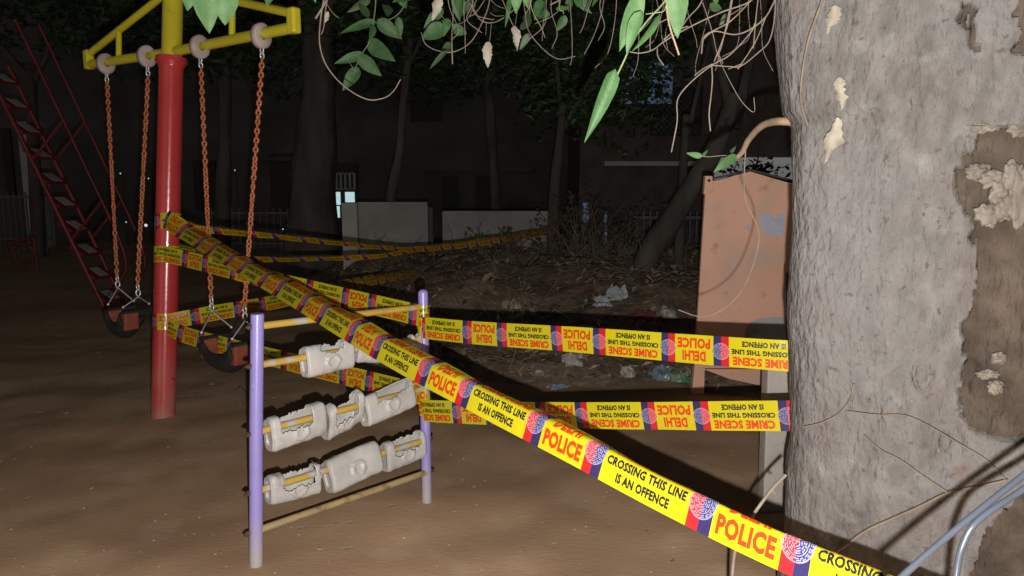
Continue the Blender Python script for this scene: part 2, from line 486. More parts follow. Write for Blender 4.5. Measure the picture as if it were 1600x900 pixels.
# ------------------------------------------------------------------ swings
def chain_links(mb, a, b, pitch=.0225, r=.0055, mi=0):
    L = (b - a).length
    n = int(L / pitch)
    d = (b - a).normalized()
    u = Vector((.8, .6, 0)); u = (u - d * u.dot(d)).normalized(); w = d.cross(u)
    for i in range(n):
        c = a.lerp(b, (i + .5) / n)
        ang = (i % 2) * math.pi / 2 + .35 + .02 * i + rnd.uniform(-.35, .35)
        ax_ = u * math.cos(ang) + w * math.sin(ang)
        mb.ring(c, ax_, .0095, r, 12, 6, mi, 1.5, d)
def swing(label, tops, ends, seat, da, sh, sdepth):
    root = thing('swing', label, 'swing', seat, 'swings hanging from the red and yellow frame')
    yv = Vector((bd.x, bd.y, 0)).normalized(); xv = Vector((yv.y, -yv.x, 0))   # xv towards the camera side
    for t, e, sgn in zip(tops, ends, (-1, 1)):
        mb = MB(); chain_links(mb, t - Vector((0, 0, .045)), e); mb.build('chain', M['chain'], root)
        for c_, a_, q_ in ((t - Vector((0, 0, .005)), xv, .012), (t - Vector((0, 0, .032)), bd, .010), (e - Vector((0, 0, .012)), xv, .013), (e - Vector((0, 0, .045)), bd, .012)):
            mb = MB(); mb.ring(c_, a_, q_, .004, 14, 6, 0, 1.6, (0, 0, 1)); mb.build('shackle', M['steel'], root)
        j = e - Vector((0, 0, .068))
        for q in (-1, 1):
            mb = MB()
            c = seat + yv * sgn * da + xv * q * sdepth * .5 + Vector((0, 0, sh))
            mb.tube([j, c], .0032, 6); mb.blob(c, .008, 1, 0, 8, 6); mb.blob(j, .008, 2, 0, 8, 6)
            mb.build('hanger_wire', M['steel'], root)
        mb = MB()
        rz = Matrix.Rotation(math.atan2(yv.y, yv.x), 3, 'Z') @ Matrix.Rotation(.12 * sgn, 3, 'Y')
        mb.box(seat + yv * sgn * da + xv * sdepth * .28 + Vector((0, 0, sh - .085)), (.045, .085, .10), rz)
        o = mb.build('end_block', M['orange_block'], root)
        bv = o.modifiers.new('b', 'BEVEL'); bv.width = .01; bv.segments = 2
    # rubber bucket: a curved seat with a raised back
    vs_, fs = [], []
    nu, nv = 18, 14
    for j in range(nv + 1):
        v = j / nv
        a = -.5 + v * 2.3
        yy = -math.cos(a) * .10 + .01
        zz = -.13 - math.sin(a) * .055 + (v > .75) * (v - .75) * .25
        for i in range(nu + 1):
            u = -1 + 2 * i / nu
            side = abs(u) ** 3 * .05
            vs_.append(seat + yv * u * da * 1.0 + xv * (-yy) + Vector((0, 0, sh + zz * (1 - .15 * abs(u) ** 2) + side)))
    for j in range(nv):
        for i in range(nu):
            fs.append((j * (nu + 1) + i, j * (nu + 1) + i + 1, (j + 1) * (nu + 1) + i + 1, (j + 1) * (nu + 1) + i))
    mb = MB(); mb.add(vs_, fs, 0, True)
    o = mb.build('bucket_seat', M['rubber'], root)
    so = o.modifiers.new('s', 'SOLIDIFY'); so.thickness = .018
    for sgn in (-1, 1):
        mb = MB()
        mb.box(seat + yv * sgn * da + Vector((0, 0, sh - .04)), (.03, sdepth * 1.05, .03), Matrix.Rotation(math.atan2(yv.y, yv.x), 3, 'Z'))
        o = mb.build('side_bar', M['rubber'], root)
    return root
d1, d2 = depth_of(hang[0]) - .02, depth_of(hang[1]) - .02
e1, e2 = P(183, 432, d1 - .02), P(215, 445, d2 + .0)
s1 = (P(201, 475, (d1 + d2) / 2)); 
swing('empty bucket swing left of the red pole', hang[0:2], (e1, e2), Vector((s1.x, s1.y, .0)), .085, s1.z, .15)
d3, d4 = depth_of(hang[2]), depth_of(hang[3])
e3, e4 = P(330, 466, d3), P(382, 480, d4 + .10)
s2 = P(362, 520, (d3 + d4) / 2)
swing('empty bucket swing right of the red pole, behind the purple post', hang[2:4], (e3, e4), Vector((s2.x, s2.y, .0)), .13, s2.z, .17)

# ------------------------------------------------------------------ purple climbing frame
nb, fb = G(398, 888), G(667, 787)
DN, DF = depth_of(nb), depth_of(fb)
ntp, ftp = P(402, 492, DN - .01), P(661, 458, DF)
cf = thing('climbing_frame', 'low purple climbing frame with yellow rungs and broken white plastic blocks', 'climbing frame', nb)
mb = MB(); mb.tube([nb - Vector((0, 0, .1)), nb.lerp(ntp, .5), ntp], .0222, 24); mb.build('post', M['purple'], cf)
mb = MB(); mb.tube([fb - Vector((0, 0, .1)), fb.lerp(ftp, .5), ftp], .0205, 24); 
mb.blob(ftp, (.0205, .0205, .016), 1, 0, 16, 8)
mb.build('post', M['purple'], cf)
mb = MB(); mb.tube([ntp + Vector((0, 0, .0005)), ntp + Vector((0, 0, .004))], .0212, 24); mb.build('post_cap', M['purple'], cf)
def post_at(b, t, py):
    best = min((abs(proj(b.lerp(t, k / 600))[1] - py), k) for k in range(601))
    return b.lerp(t, best[1] / 600)
rungs = []
for i, (yn, yf) in enumerate(((510, 479), (571, 528), (676, 607), (768, 688), (830, 738))):
    a, b = post_at(nb, ntp, yn), post_at(fb, ftp, yf)
    rungs.append((a, b))
    mb = MB(); mb.tube([a, a.lerp(b, .5), b], .0125, 14)
    mb.build('rung', M['rung_worn'] if i == 4 else M['rung'], cf)
    dd = (a - b).normalized()
    for p, s_ in ((a, 1), (b, -1)):
        q = p + dd * s_ * .0215
        mb = MB(); mb.tube([q, q + dd * s_ * .011], .0095, 6, 0, True, False)
        mb.tube([q + dd * s_ * .011, q + dd * s_ * .018], .005, 8)
        mb.build('bolt', M['bolt'], cf)
TILT = {11: .06, 12: -.15, 14: .05, 15: .26, 16: .16, 17: -.04, 18: .12, 19: .08}
def block(ri, x0, x1, rot, openc, openw, seed, r_=.074, end_cut=0.0, o0=.2, o1=.82):
    """hollow three-sided moulded block, broken open along one side, threaded on a rung."""
    a, b = rungs[ri]
    def fr(px):
        k = min((abs(proj(a.lerp(b, k / 500))[0] - px), k) for k in range(501))[1]
        return a.lerp(b, k / 500)
    p0, p1 = fr(x0), fr(x1)
    d = (p1 - p0).normalized()
    u = Vector((0, 0, 1)); u = (u - d * d.z).normalized(); w = d.cross(u)
    L = (p1 - p0).length
    nA, nL = 66, 34
    loc = {}
    vs_, fs = [], []
    for i in range(nL + 1):
        s_ = i / nL
        e = min(s_, 1 - s_) * L
        k = 1 - .10 * max(0, 1 - e / .010) ** 2
        for j in range(nA):
            th = 2 * math.pi * j / nA
            cc_, ss_ = math.cos(th), math.sin(th)
            rr = .80 * r_ / .1 / ((abs(ss_) / .043) ** 3.2 + (abs(cc_) / .078) ** 3.2) ** (1 / 3.2) * k
            rr *= 1 + .10 * noise.noise(Vector((seed, s_ * 2.2, cc_ * 1.5))) + .05 * noise.noise(Vector((s_ * 7, th * 2, seed)))
            al, ac = (s_ - .5) * L, rr * cc_ + .012
            dd_ = math.hypot(al * .9, ac)
            if ss_ > .3 and .016 < dd_ < .027: rr += .0075
            if ss_ > .3 and dd_ < .016: rr += .0015
            ang = th + rot
            loc[i, j] = (rr * cc_, ss_)
            vs_.append(p0 + d * (s_ * L) + (u * math.cos(ang) + w * math.sin(ang)) * rr - u * (r_ * .16) + u * ((s_ - .5) * L * TILT.get(seed, 0)))
    for i in range(nL):
        for j in range(nA):
            s_ = (i + .5) / nL
            hh, fr_ = loc[i, j]
            hc = (openc if fr_ > 0 else openw) * r_ / .1 * .8
            hc += .016 * noise.noise(Vector((s_ * 5, seed * 2.7, fr_ > 0))) + .010 * noise.noise(Vector((s_ * 17, seed * 1.3, fr_ > 0)))
            edge_ = .05 * noise.noise(Vector((hh * 40, seed, 2)))
            if o0 + edge_ < s_ < o1 - end_cut + edge_ and hh > hc: continue
            if end_cut and s_ > 1 - end_cut * (1 + .8 * noise.noise(Vector((hh * 40, seed, 0)))): continue
            fs.append((i * nA + j, i * nA + (j + 1) % nA, (i + 1) * nA + (j + 1) % nA, (i + 1) * nA + j))
    caps = []
    # end caps
    for i, c in ((0, p0 + d * .004 - u * (r_ * .16 + .5 * L * TILT.get(seed, 0))), (nL, p1 - d * .004 - u * (r_ * .16 - .5 * L * TILT.get(seed, 0)))):
        if i == nL and end_cut: continue
        rim = [vs_[i * nA + j].copy() for j in range(nA)]
        inner = [p.lerp(c, .25) for p in rim]
        inn2 = [p.lerp(c, .32) + (d if i == 0 else -d) * .006 for p in rim]
        caps.append((rim + inner + inn2 + [c + (d if i == 0 else -d) * .006],
                     [(j, (j + 1) % nA, nA + (j + 1) % nA, nA + j) for j in range(nA)] + [(nA + j, nA + (j + 1) % nA, 2 * nA + (j + 1) % nA, 2 * nA + j) for j in range(nA)] + [(2 * nA + j, 2 * nA + (j + 1) % nA, 3 * nA) for j in range(nA)]))
    mb = MB(); mb.add(vs_, fs, 0, True)
    for cv, cf_ in caps: mb.add(cv, cf_, 0, False)
    o = mb.build('plastic_block', M['plastic'], cf)
    so = o.modifiers.new('s', 'SOLIDIFY'); so.thickness = .005; so.offset = -1
    return o
# rung, from, to column, tilt, cut height front, cut height back, ...
block(1, 476, 548, -.15, .036, .056, 11, .092, 0, .30, .80)
block(1, 556, 606, .3, .02, .03, 12, .080, .25)
block(1, 640, 655, .2, .0, .0, 13, .05)
block(2, 420, 504, -.05, .004, .050, 14, .098, 0, .14, .74)
block(2, 508, 562, .22, -.006, .012, 15, .104, 0, .16, .82)
block(2, 568, 642, -.30, .026, .12, 16, .096, 0, .24, .99)
block(3, 420, 500, .05, -.002, .044, 17, .086, .05, .24, .90)
block(3, 512, 590, -.42, .12, .12, 18, .098, 0, .3, .9)
block(3, 600, 660, -.08, .008, .054, 19, .090, 0, .18, .88)

# ------------------------------------------------------------------ police tape
TW = .0875
def text2d(body, x0, x1, y0, y1, off=.02):
    c = bpy.data.curves.new('t', 'FONT')
    c.body = body; c.resolution_u = 2; c.offset = off; c.space_character = 1.06
    o = bpy.data.objects.new('t', c); COL.objects.link(o)
    dg = bpy.context.evaluated_depsgraph_get()
    me = bpy.data.meshes.new_from_object(o.evaluated_get(dg))
    V = [v.co.copy() for v in me.vertices]; F = [tuple(p.vertices) for p in me.polygons]
    bpy.data.objects.remove(o); bpy.data.curves.remove(c); bpy.data.meshes.remove(me)
    ax0, ax1 = min(v.x for v in V), max(v.x for v in V); ay0, ay1 = min(v.y for v in V), max(v.y for v in V)
    return [((v.x - ax0) / (ax1 - ax0) * (x1 - x0) + x0, (v.y - ay0) / (ay1 - ay0) * (y1 - y0) + y0) for v in V], F
B0, B1, B2, B3, B4, B5, PER = 2.14, 2.40, 2.66, 4.0, 4.25, 4.5, 4.5
glyphs = []                            # (verts, faces, ink)  ink 0 red 1 black 2 pink 3 blue
for body, x0, x1, y0, y1, ink, off in (("CRIME SCENE", .13, 2.02, .64, .93, 0, .052), ("CROSSING THIS LINE", .10, 2.05, .385, .56, 1, .05),
                                  ("IS AN OFFENCE", .42, 1.72, .11, .30, 1, .05), ("DELHI", 2.92, 3.74, .55, .90, 0, .052), ("POLICE", 2.76, 3.91, .11, .47, 0, .052)):
    v, f = text2d(body, x0, x1, y0, y1, off); glyphs.append((v, f, ink))
def arc_pts(cx, cy, r0, r1, a0, a1, n):
    v, f = [], []
    for k in range(n + 1):
        a = a0 + (a1 - a0) * k / n
        v += [(cx + r0 * math.cos(a), cy + r0 * math.sin(a)), (cx + r1 * math.cos(a), cy + r1 * math.sin(a))]
    for k in range(n): f.append((2 * k, 2 * k + 2, 2 * k + 3, 2 * k + 1))
    return v, f
rem = random.Random(15)
for cx in (B1, B4):
    for side, ink in ((1, 2), (0, 3)):
        lo, hi = (math.pi / 2, 1.5 * math.pi) if side else (-math.pi / 2, math.pi / 2)
        v, f = arc_pts(cx, .5, .262, .285, lo, hi, 12); glyphs.append((v, f, ink))
        v, f = arc_pts(cx, .5, .168, .184, lo, hi, 10); glyphs.append((v, f, ink))
        for q, rad_ in enumerate((.035, .068, .102, .136, .212, .242)):   # dense curved strokes of the printed crest
            a = lo + rem.uniform(0, .1)
            while a < hi - .06:
                ln = rem.uniform(.05, .085) / rad_
                v, f = arc_pts(cx, .5, rad_ - .009, rad_ + .010, a, min(hi, a + ln), 2); glyphs.append((v, f, ink))
                if rem.random() < .45:
                    v, f = arc_pts(cx, .5, rad_ - .009, rad_ + .026, a, a + .018 / rad_, 1); glyphs.append((v, f, ink))
                a += ln + rem.uniform(.016, .035) / rad_
SU = .125
bm = bmesh.new()
for v, f, ink in glyphs:
    vv = [bm.verts.new((p[0], p[1], 0)) for p in v]
    for q in f:
        try:
            fc = bm.faces.new([vv[i] for i in q]); fc.material_index = ink
        except ValueError: pass
for k in range(1, 10):
    bmesh.ops.bisect_plane(bm, geom=bm.verts[:] + bm.edges[:] + bm.faces[:], plane_co=(0, k / 10, 0), plane_no=(0, 1, 0))
for k in range(1, int(PER / SU)):
    bmesh.ops.bisect_plane(bm, geom=bm.verts[:] + bm.edges[:] + bm.faces[:], plane_co=(k * SU, 0, 0), plane_no=(1, 0, 0))
bm.verts.index_update()
PV = [(v.co.x, v.co.y) for v in bm.verts]
PF = [(tuple(v.index for v in f.verts), f.material_index) for f in bm.faces]
bm.free()
COLS = sorted([(0, 0), (B0, 1), (B1, 2), (B2, 0), (B3, 1), (B4, 2)])
def colour_at(u):
    u %= PER
    c = 0
    for a, b in COLS:
        if u >= a - 1e-6: c = b
    return c
class Path:
    """centre line with twist and curl; samples are world points (point, phi, curl, v0)."""
    def __init__(s, ctrl, sag=0.0, n=10, wobble=.05, seed=0, closed_axis=None, w=TW, stretch=1.07):
        s.w, s.ul = w, w * stretch
        pts = smooth_path([c[0] for c in ctrl], n)
        N = len(pts) - 1
        s.par = []
        for i in range(N + 1):
            t = i / n; k = min(int(t), len(ctrl) - 2); f = t - k; f = f * f * (3 - 2 * f)
            s.par.append([ctrl[k][q] + (ctrl[k + 1][q] - ctrl[k][q]) * f for q in (1, 2, 3)])
        for i, p in enumerate(pts):
            p.z -= sag * 4 * (i / N) * (1 - i / N)
        s.p = pts; s.axis = closed_axis
        s.L = [0.0]
        for i in range(N): s.L.append(s.L[-1] + (pts[i + 1] - pts[i]).length)
        s.len = s.L[-1]; s.wob = wobble; s.seed = seed
        s.cache = {}
    def frame(s, x):
        key = round(x, 5)
        if key in s.cache: return s.cache[key]
        L = s.L
        x_ = max(0, min(s.len - 1e-6, x))
        lo, hi = 0, len(L) - 1
        while hi - lo > 1:
            m_ = (lo + hi) // 2
            if L[m_] <= x_: lo = m_
            else: hi = m_
        f = (x_ - L[lo]) / (L[lo + 1] - L[lo])
        c = s.p[lo].lerp(s.p[lo + 1], f)
        def tang(i):
            return (s.p[min(i + 1, len(s.p) - 1)] - s.p[max(i - 1, 0)]).normalized()
        T = tang(lo).lerp(tang(lo + 1), f).normalized()
        up = s.axis or Vector((0, 0, 1))
        W = (up - T * up.dot(T)).normalized()
        Nn = T.cross(W)
        phi, curl, v0 = [s.par[lo][q] + (s.par[lo + 1][q] - s.par[lo][q]) * f for q in range(3)]
        phi = R(phi) + s.wob * (noise.noise(Vector((x * 2.3, s.seed, 0))) * 2 + noise.noise(Vector((x * 7, s.seed, 4))))
        curl = R(curl) * (1 + .2 * noise.noise(Vector((x * 2.9, 7, s.seed))))
        # section table
        tab = [(0.0, 0.0)]
        K = 20
        for k in range(K):
            v = (k + .5) / K
            q = max(0, min(1, (v - v0) / .32))
            a = phi + curl * q * q * (3 - 2 * q)
            y, z = tab[-1]
            tab.append((y + math.cos(a) / K, z + math.sin(a) / K))
        m_ = tab[K // 2]
        tab = [((y - m_[0]) * s.w, (z - m_[1]) * s.w) for y, z in tab]
        s.cache[key] = (c, W, Nn, tab)
        return s.cache[key]
    def at(s, x, v, off=0.0):
        c, W, Nn, tab = s.frame(x)
        k = max(0, min(19, int(v * 20)))
        f = v * 20 - k
        y = tab[k][0] + (tab[k + 1][0] - tab[k][0]) * f; z = tab[k][1] + (tab[k + 1][1] - tab[k][1]) * f
        p = c + W * y - Nn * z
        if off:
            dy, dz = tab[k + 1][0] - tab[k][0], tab[k + 1][1] - tab[k][1]
            l_ = math.hypot(dy, dz)
            nn = (Nn * dy + W * dz) / l_     # section normal towards +N
            p = p + nn * off
        return p
def tape_piece(root, path, phase, flip, name='strip', both=True, x0=0.0, x1=None):
    """phase: pattern offset in tape widths at x = 0."""
    x1 = path.len if x1 is None else x1
    UL = path.ul
    def u_of(x): return (phase - x / UL) if flip else (phase + x / UL)
    def x_of(u): return (phase - u) * UL if flip else (u - phase) * UL
    ua, ub = sorted((u_of(x0), u_of(x1)))
    br = {round(ua, 5), round(ub, 5)}
    k = math.floor(ua / SU)
    while k * SU < ub:
        if k * SU > ua: br.add(round(k * SU, 5))
        k += 1
    for p in range(math.floor(ua / PER), math.ceil(ub / PER) + 1):
        for a, b in COLS:
            if ua < p * PER + a < ub: br.add(round(p * PER + a, 5))
    br = sorted(br)
    mb = MB(); vs_, fs, mi = [], [], []
    for u in br:
        for k in range(11):
            v = k / 10
            vs_.append(path.at(x_of(u), 1 - v if flip else v))
    for i in range(len(br) - 1):
        cidx = colour_at((br[i] + br[i + 1]) / 2)
        for k in range(10):
            mb.f.append([i * 11 + k, (i + 1) * 11 + k, (i + 1) * 11 + k + 1, i * 11 + k + 1])
            mb.m.append(cidx); mb.sm.append(True)
    mb.v = vs_
    st = mb.build(name, [M['tyellow'], M['tred'], M['tnavy']], root)
    mb = MB()
    for side in ((1, -1) if both else (1,)):
        for p in range(math.floor(ua / PER), math.ceil(ub / PER) + 1):
            idx = {}
            for f, ink in PF:
                if any(not (ua <= PV[i][0] + p * PER <= ub) for i in f): continue
                nf = []
                for i in f:
                    if i not in idx:
                        idx[i] = len(mb.v)
                        u, v = PV[i]
                        mb.v.append(path.at(x_of(u + p * PER), 1 - v if flip else v, .0009 * side))
                    nf.append(idx[i])
                mb.f.append(nf); mb.m.append(ink); mb.sm.append(True)
    if mb.f:
        mb.build('lettering', [M['tinkred'], M['tink'], M['tpink'], M['tblue']], root)
    return st
def wrap(root, b, t, py, rad, phase, flip=True, turns=1.15, start=-2.6, tilt=.02, phi=0):
    c = post_at(b, t, py); ax = (t - b).normalized()
    u = Vector((1, 0, 0)); u = (u - ax * u.dot(ax)).normalized(); w = ax.cross(u)
    pts = []
    n = int(28 * turns)
    for k in range(n + 1):
        a = start - math.pi / 2 + 2 * math.pi * turns * k / n
        rr = rad + .0025 + .004 * k / n
        pts.append((c + (u * math.cos(a) + w * math.sin(a)) * rr + ax * tilt * (k / n - .5), phi, 0, .5))
    tape_piece(root, Path(pts, 0, 2, .0, 0, ax), phase, flip, 'wrap', both=False)
TG = 'police tapes strung round the playground'
def tape(label, ctrl, phase, flip, sag=0.0, wob=.05, seed=0, both=True, w=TW, stretch=1.07):
    r_ = thing('barrier_tape', label, 'tape', ctrl[0][0], TG)
    pt = Path(ctrl, sag, 10, wob, seed, None, w, stretch)
    if isinstance(phase, tuple):       # (column, pattern position): put that piece of the print there
        k = min(range(801), key=lambda k: abs(proj(pt.frame(pt.len * k / 800)[0])[0] - phase[0]))
        x = pt.len * k / 800
        phase = phase[1] + x / pt.ul if flip else phase[1] - x / pt.ul
    tape_piece(r_, pt, phase, flip, both=both)
    return r_
# front diagonal tape
t1 = tape('yellow police tape running diagonally from red pole across the foreground to the big trunk',
     [(P(258, 342, 3.98), 10, 20, .5), (P(300, 366, 3.80), 45, 40, .45), (P(372, 407, 3.30), 46, 50, .45), (P(468, 461, 2.72), 34, 55, .45),
      (P(600, 538, 2.14), 22, 70, .44), (P(760, 619, 1.77), 18, 80, .44), (P(900, 688, 1.54), 16, 92, .44), (P(1050, 763, 1.355), 15, 112, .42),
      (P(1200, 831, 1.20), 15, 140, .42), (P(1345, 888, 1.08), 15, 150, .42), (P(1480, 945, .985), 15, 150, .42), (P(1750, 1060, .84), 14, 140, .42)], (1100, B1), False, 0, .035, 1, True, .102, .97)
# upper and lower tapes, red pole to far purple post to trunk
t2 = tape('upside-down police tape, upper of two from red pole to far purple post',
     [(P(255, 397, 4.02), 0, 5, .5), (P(300, 407, 3.93), 5, 10, .5), (P(400, 432, 3.62), 8, 10, .5), (P(540, 466, 3.24), 4, 10, .5), (P(655, 493, 2.965), 0, 10, .5)], (539, B4), True, 0, .1, 2)
wrap(t2, pole_b, pole_t, 397, RP, 3.3)
t3 = tape('upside-down police tape, lower of two from red pole to far purple post',
     [(P(262, 512, 4.02), 0, 5, .5), (P(300, 527, 3.92), 10, 10, .5), (P(430, 560, 3.55), 5, 10, .5), (P(560, 592, 3.2), 3, 10, .5), (P(656, 616, 2.965), 0, 10, .5)], (535, B4), True, 0, .1, 3)
wrap(t3, pole_b, pole_t, 502, RP, 1.2, True, 1.15, -2.6)
t4 = tape('upside-down police tape, upper of two from far purple post to the big trunk',
     [(P(660, 512, 2.96), 0, 5, .5), (P(740, 520, 2.79), 0, 8, .5), (P(900, 531, 2.49), 0, 8, .5), (P(1050, 543, 2.27), 0, 6, .5), (P(1180, 553, 2.10), 0, 6, .5), (P(1275, 559, 2.02), 0, 5, .5)], (1044, B4), True, 0, .07, 4)
wrap(t4, fb, ftp, 500, .0215, 3.3, True, 1.6, -2.8, .035)
t5 = tape('upside-down police tape, lower of two from far purple post to the big trunk',
     [(P(660, 642, 2.96), 0, 5, .5), (P(740, 645, 2.79), 0, 8, .5), (P(900, 649, 2.47), 0, 8, .5), (P(1050, 650, 2.26), 0, 6, .5), (P(1180, 650, 2.11), 0, 6, .5), (P(1275, 650, 2.03), 0, 5, .5)], (1014, B4), True, 0, .05, 5)
wrap(t5, fb, ftp, 628, .0215, 1.0, True, 1.5, -2.6, .03)
t6 = tape('police tape rising from red pole behind the swing to a stake between the grey walls',
     [(P(262, 503, 4.02), 0, 5, .5), (P(330, 490, 4.15), 0, 10, .5), (P(430, 472, 4.5), 5, 20, .5), (P(540, 445, 5.3), 15, 40, .5), (P(640, 426, 6.6), 20, 50, .5), (P(684, 414, 7.8), 20, 50, .5)], (305, B1), True, 0, .06, 6, False)
t7 = tape('folded police tape sagging from red pole past grey walls up to a thin trunk',
     [(P(270, 352, 4.12), 10, 30, .5), (P(330, 356, 4.2), 40, 70, .5), (P(430, 366, 4.6), 45, 80, .5), (P(540, 378, 5.2), 45, 90, .5), (P(640, 386, 5.9), 40, 90, .5),
      (P(720, 380, 6.6), 25, 60, .5), (P(800, 369, 7.4), 15, 50, .5), (P(858, 360, 8.2), 15, 40, .5)], .4, True, 0, .10, 7, False)
wrap(t7, pole_b, pole_t, 346, RP, 3.9)
t8 = tape('folded police tape in the dark, lower strand meeting the sagging one before the grey walls',
     [(P(275, 385, 4.15), 30, 40, .5), (P(360, 400, 4.5), 45, 60, .5), (P(480, 402, 5.1), 55, 80, .5), (P(600, 396, 5.7), 50, 80, .5), (P(660, 384, 6.1), 40, 80, .5)], 1.4, True, 0, .1, 8, False)

# ------------------------------------------------------------------ big tree
TR, TPOW = .39, 7.0
def sect(psi):                         # squarish trunk section, psi = 0 looks to the camera
    return TR / (abs(math.cos(psi)) ** TPOW + abs(math.sin(psi)) ** TPOW) ** (1 / TPOW)
def LEAN(z): return -.053 * (z - .72)
TCY, TCX = 1.86, 1.0
for _ in range(400):                   # slide the trunk until its left edge stands at column 1236
    dc = math.atan2(-TCY, -TCX)
    left = min(((TCX + sect(k * .02) * math.cos(dc + k * .02)) / (TCY + sect(k * .02) * math.sin(dc + k * .02))) for k in range(-157, 158))
    if left * FPX / CP > 1236 - CX + 16: break
    TCX += .002
edge_y = [(-400, 1200), (0, 1208), (60, 1211), (150, 1221), (185, 1226), (205, 1241), (260, 1239), (350, 1240), (430, 1230), (480, 1227), (530, 1233), (600, 1238), (660, 1238), (700, 1231), (780, 1230), (820, 1226), (850, 1215), (905, 1210), (1400, 1160)]
def lerp_tab(tab, x):
    for (a, b), (c, d) in zip(tab, tab[1:]):
        if x <= c: return b + (d - b) * (x - a) / (c - a)
    return tab[-1][1]
def inpoly(x, y, poly):
    r_ = False
    for (x1, y1), (x2, y2) in zip(poly, poly[1:] + poly[:1]):
        if (y1 > y) != (y2 > y) and x < (x2 - x1) * (y - y1) / (y2 - y1) + x1: r_ = not r_
    return r_
peel1 = [(1760, 150), (1620, 195), (1585, 200), (1560, 208), (1535, 198), (1520, 225), (1500, 258), (1490, 285), (1503, 330), (1520, 348), (1523, 400), (1517, 450), (1504, 505), (1510, 560), (1489, 618), (1512, 668), (1545, 690), (1600, 690), (1760, 700)]
peel3 = [(1512, 8), (1521, 14), (1515, 44), (1528, 74), (1518, 80), (1504, 44), (1506, 24)]
peel4 = [(1760, -60), (1600, -40), (1590, 10), (1596, 40), (1588, 80), (1604, 86), (1760, 90)]
peel2 = [(1760, 700), (1604, 768), (1578, 795), (1552, 822), (1528, 852), (1512, 910), (1500, 1000), (1760, 1000)]
tree = thing('big_tree', 'huge grey-barked tree trunk at right with peeled brown hollow', 'tree', (TCX, TCY, 0))
nth, nz = 380, 470
zs = [-.08 + 2.9 * j / nz for j in range(nz + 1)]
vs_, fs, peel = [], [], []
dir_cam = math.atan2(-TCY, -TCX)
for z in zs:
    # left silhouette target at this height
    py = CY - FPX * ((z - HCAM) * CP + 1.95 * SP) / (1.95 * CP - (z - HCAM) * SP)
    dr = -(lerp_tab(edge_y, py) - 1236) * .0013
    for i in range(nth):
        # denser on the side that looks to the camera
        q = i / nth * 2 - 1
        th = dir_cam + math.pi * (q * .55 + .45 * q ** 3)
        ca, sa = math.cos(th), math.sin(th)
        d = Vector((ca * 2.4, sa * 2.4, z * 1.6))
        silh = max(0, math.cos(th - (dir_cam - 1.0)))
        r_ = sect(th - dir_cam) + dr * silh ** 2
        r_ += .016 * noise.noise(d * .8) +   .007 * noise.fractal(Vector((ca * 6, sa * 6, z * 3)), 1.0, 2.0, 5)
        r_ += .0013 * noise.fractal(Vector((ca * 22, sa * 22, z * 9)), .9, 2.1, 4) + .0015 * noise.fractal(Vector((ca * 60, sa * 60, z * 34)), .9, 2.0, 3)
        p = Vector((TCX + LEAN(z) + ca * r_, TCY + sa * r_, z))
        x, y = proj(p)
        wx, wy = x + 14 * noise.noise(Vector((z * 9, ca * 9, 3))) + 9 * noise.noise(Vector((z * 30, ca * 30, 9))) + 6 * noise.noise(Vector((z * 75, ca * 75, 5))), y + 14 * noise.noise(Vector((z * 9, ca * 9, 13)))
        pk = 0.0
        if math.cos(th - dir_cam) > .2 and any(inpoly(wx, wy, q_) for q_ in (peel1, peel2, peel3, peel4)):
            pk = 1.0
            r_ -= .030 - .008 * noise.fractal(Vector((ca * 12, sa * 12, z * 8)), 1, 2, 4)
        # a healed knot low on the trunk and a scar
        for kx, ky, kr, kh in ((1440, 590, 40, .018), (1478, 690, 26, .02), (1395, 640, 55, .014), (1500, 230, 30, .01), (1560, 640, 30, .01)):
            dd_ = math.hypot(x - kx, (y - ky) * .7) / kr
            if dd_ < 1.6 and math.cos(th - dir_cam) > 0: r_ += .45 * kh * math.exp(-dd_ * dd_ * 2) * (1.3 * math.cos(dd_ * 4))
        peel.append(pk)
        vs_.append(Vector((TCX + LEAN(z) + ca * r_, TCY + sa * r_, z)))
for j in range(nz):
    for i in range(nth):
        fs.append((j * nth + i, j * nth + (i + 1) % nth, (j + 1) * nth + (i + 1) % nth, (j + 1) * nth + i))
mb = MB(); mb.add(vs_, fs, 0, True)
def bark():
    m = mat('grey_bark', (.162, .152, .145), (.088, .081, .077), .95, 26, 12, .8, 70, .12, stretch=(1, 1, .5), pos=(.30, .72))
    overlay(m, (.150, .146, .144), 3.2, .46, .74)
    overlay(m, (.118, .094, .086), 6.5, .54, .80)
    overlay(m, (.190, .185, .180), 19, .58, .80, detail=12)
    overlay(m, (.075, .064, .058), 55, .62, .74, detail=4)
    overlay(m, (.13, .088, .075), 11, .68, .76)
    n, l = m.node_tree.nodes, m.node_tree.links
    b = n['Principled BSDF']
    src = b.inputs['Base Color'].links[0].from_socket
    at = n.new('ShaderNodeAttribute'); at.attribute_name = 'peel'
    t = n.new('ShaderNodeTexNoise'); t.inputs['Scale'].default_value = 13; t.inputs['Detail'].default_value = 9
    tc = n.new('ShaderNodeTexCoord'); l.new(tc.outputs['Object'], t.inputs['Vector'])
    r_ = n.new('ShaderNodeValToRGB')
    r_.color_ramp.elements[0].position, r_.color_ramp.elements[1].position = .35, .68
    r_.color_ramp.elements[0].color = (.048, .036, .028, 1); r_.color_ramp.elements[1].color = (.094, .074, .058, 1)
    l.new(t.outputs['Fac'], r_.inputs['Fac'])
    mx = n.new('ShaderNodeMix'); mx.data_type = 'RGBA'
    l.new(at.outputs['Fac'], mx.inputs['Factor']); l.new(src, mx.inputs['A']); l.new(r_.outputs[0], mx.inputs['B'])
    l.new(mx.outputs['Result'], b.inputs['Base Color'])
    return m
M['bark'] = bark()
tr = mb.build('trunk', M['bark'], tree)
at = tr.data.attributes.new('peel', 'FLOAT', 'POINT')
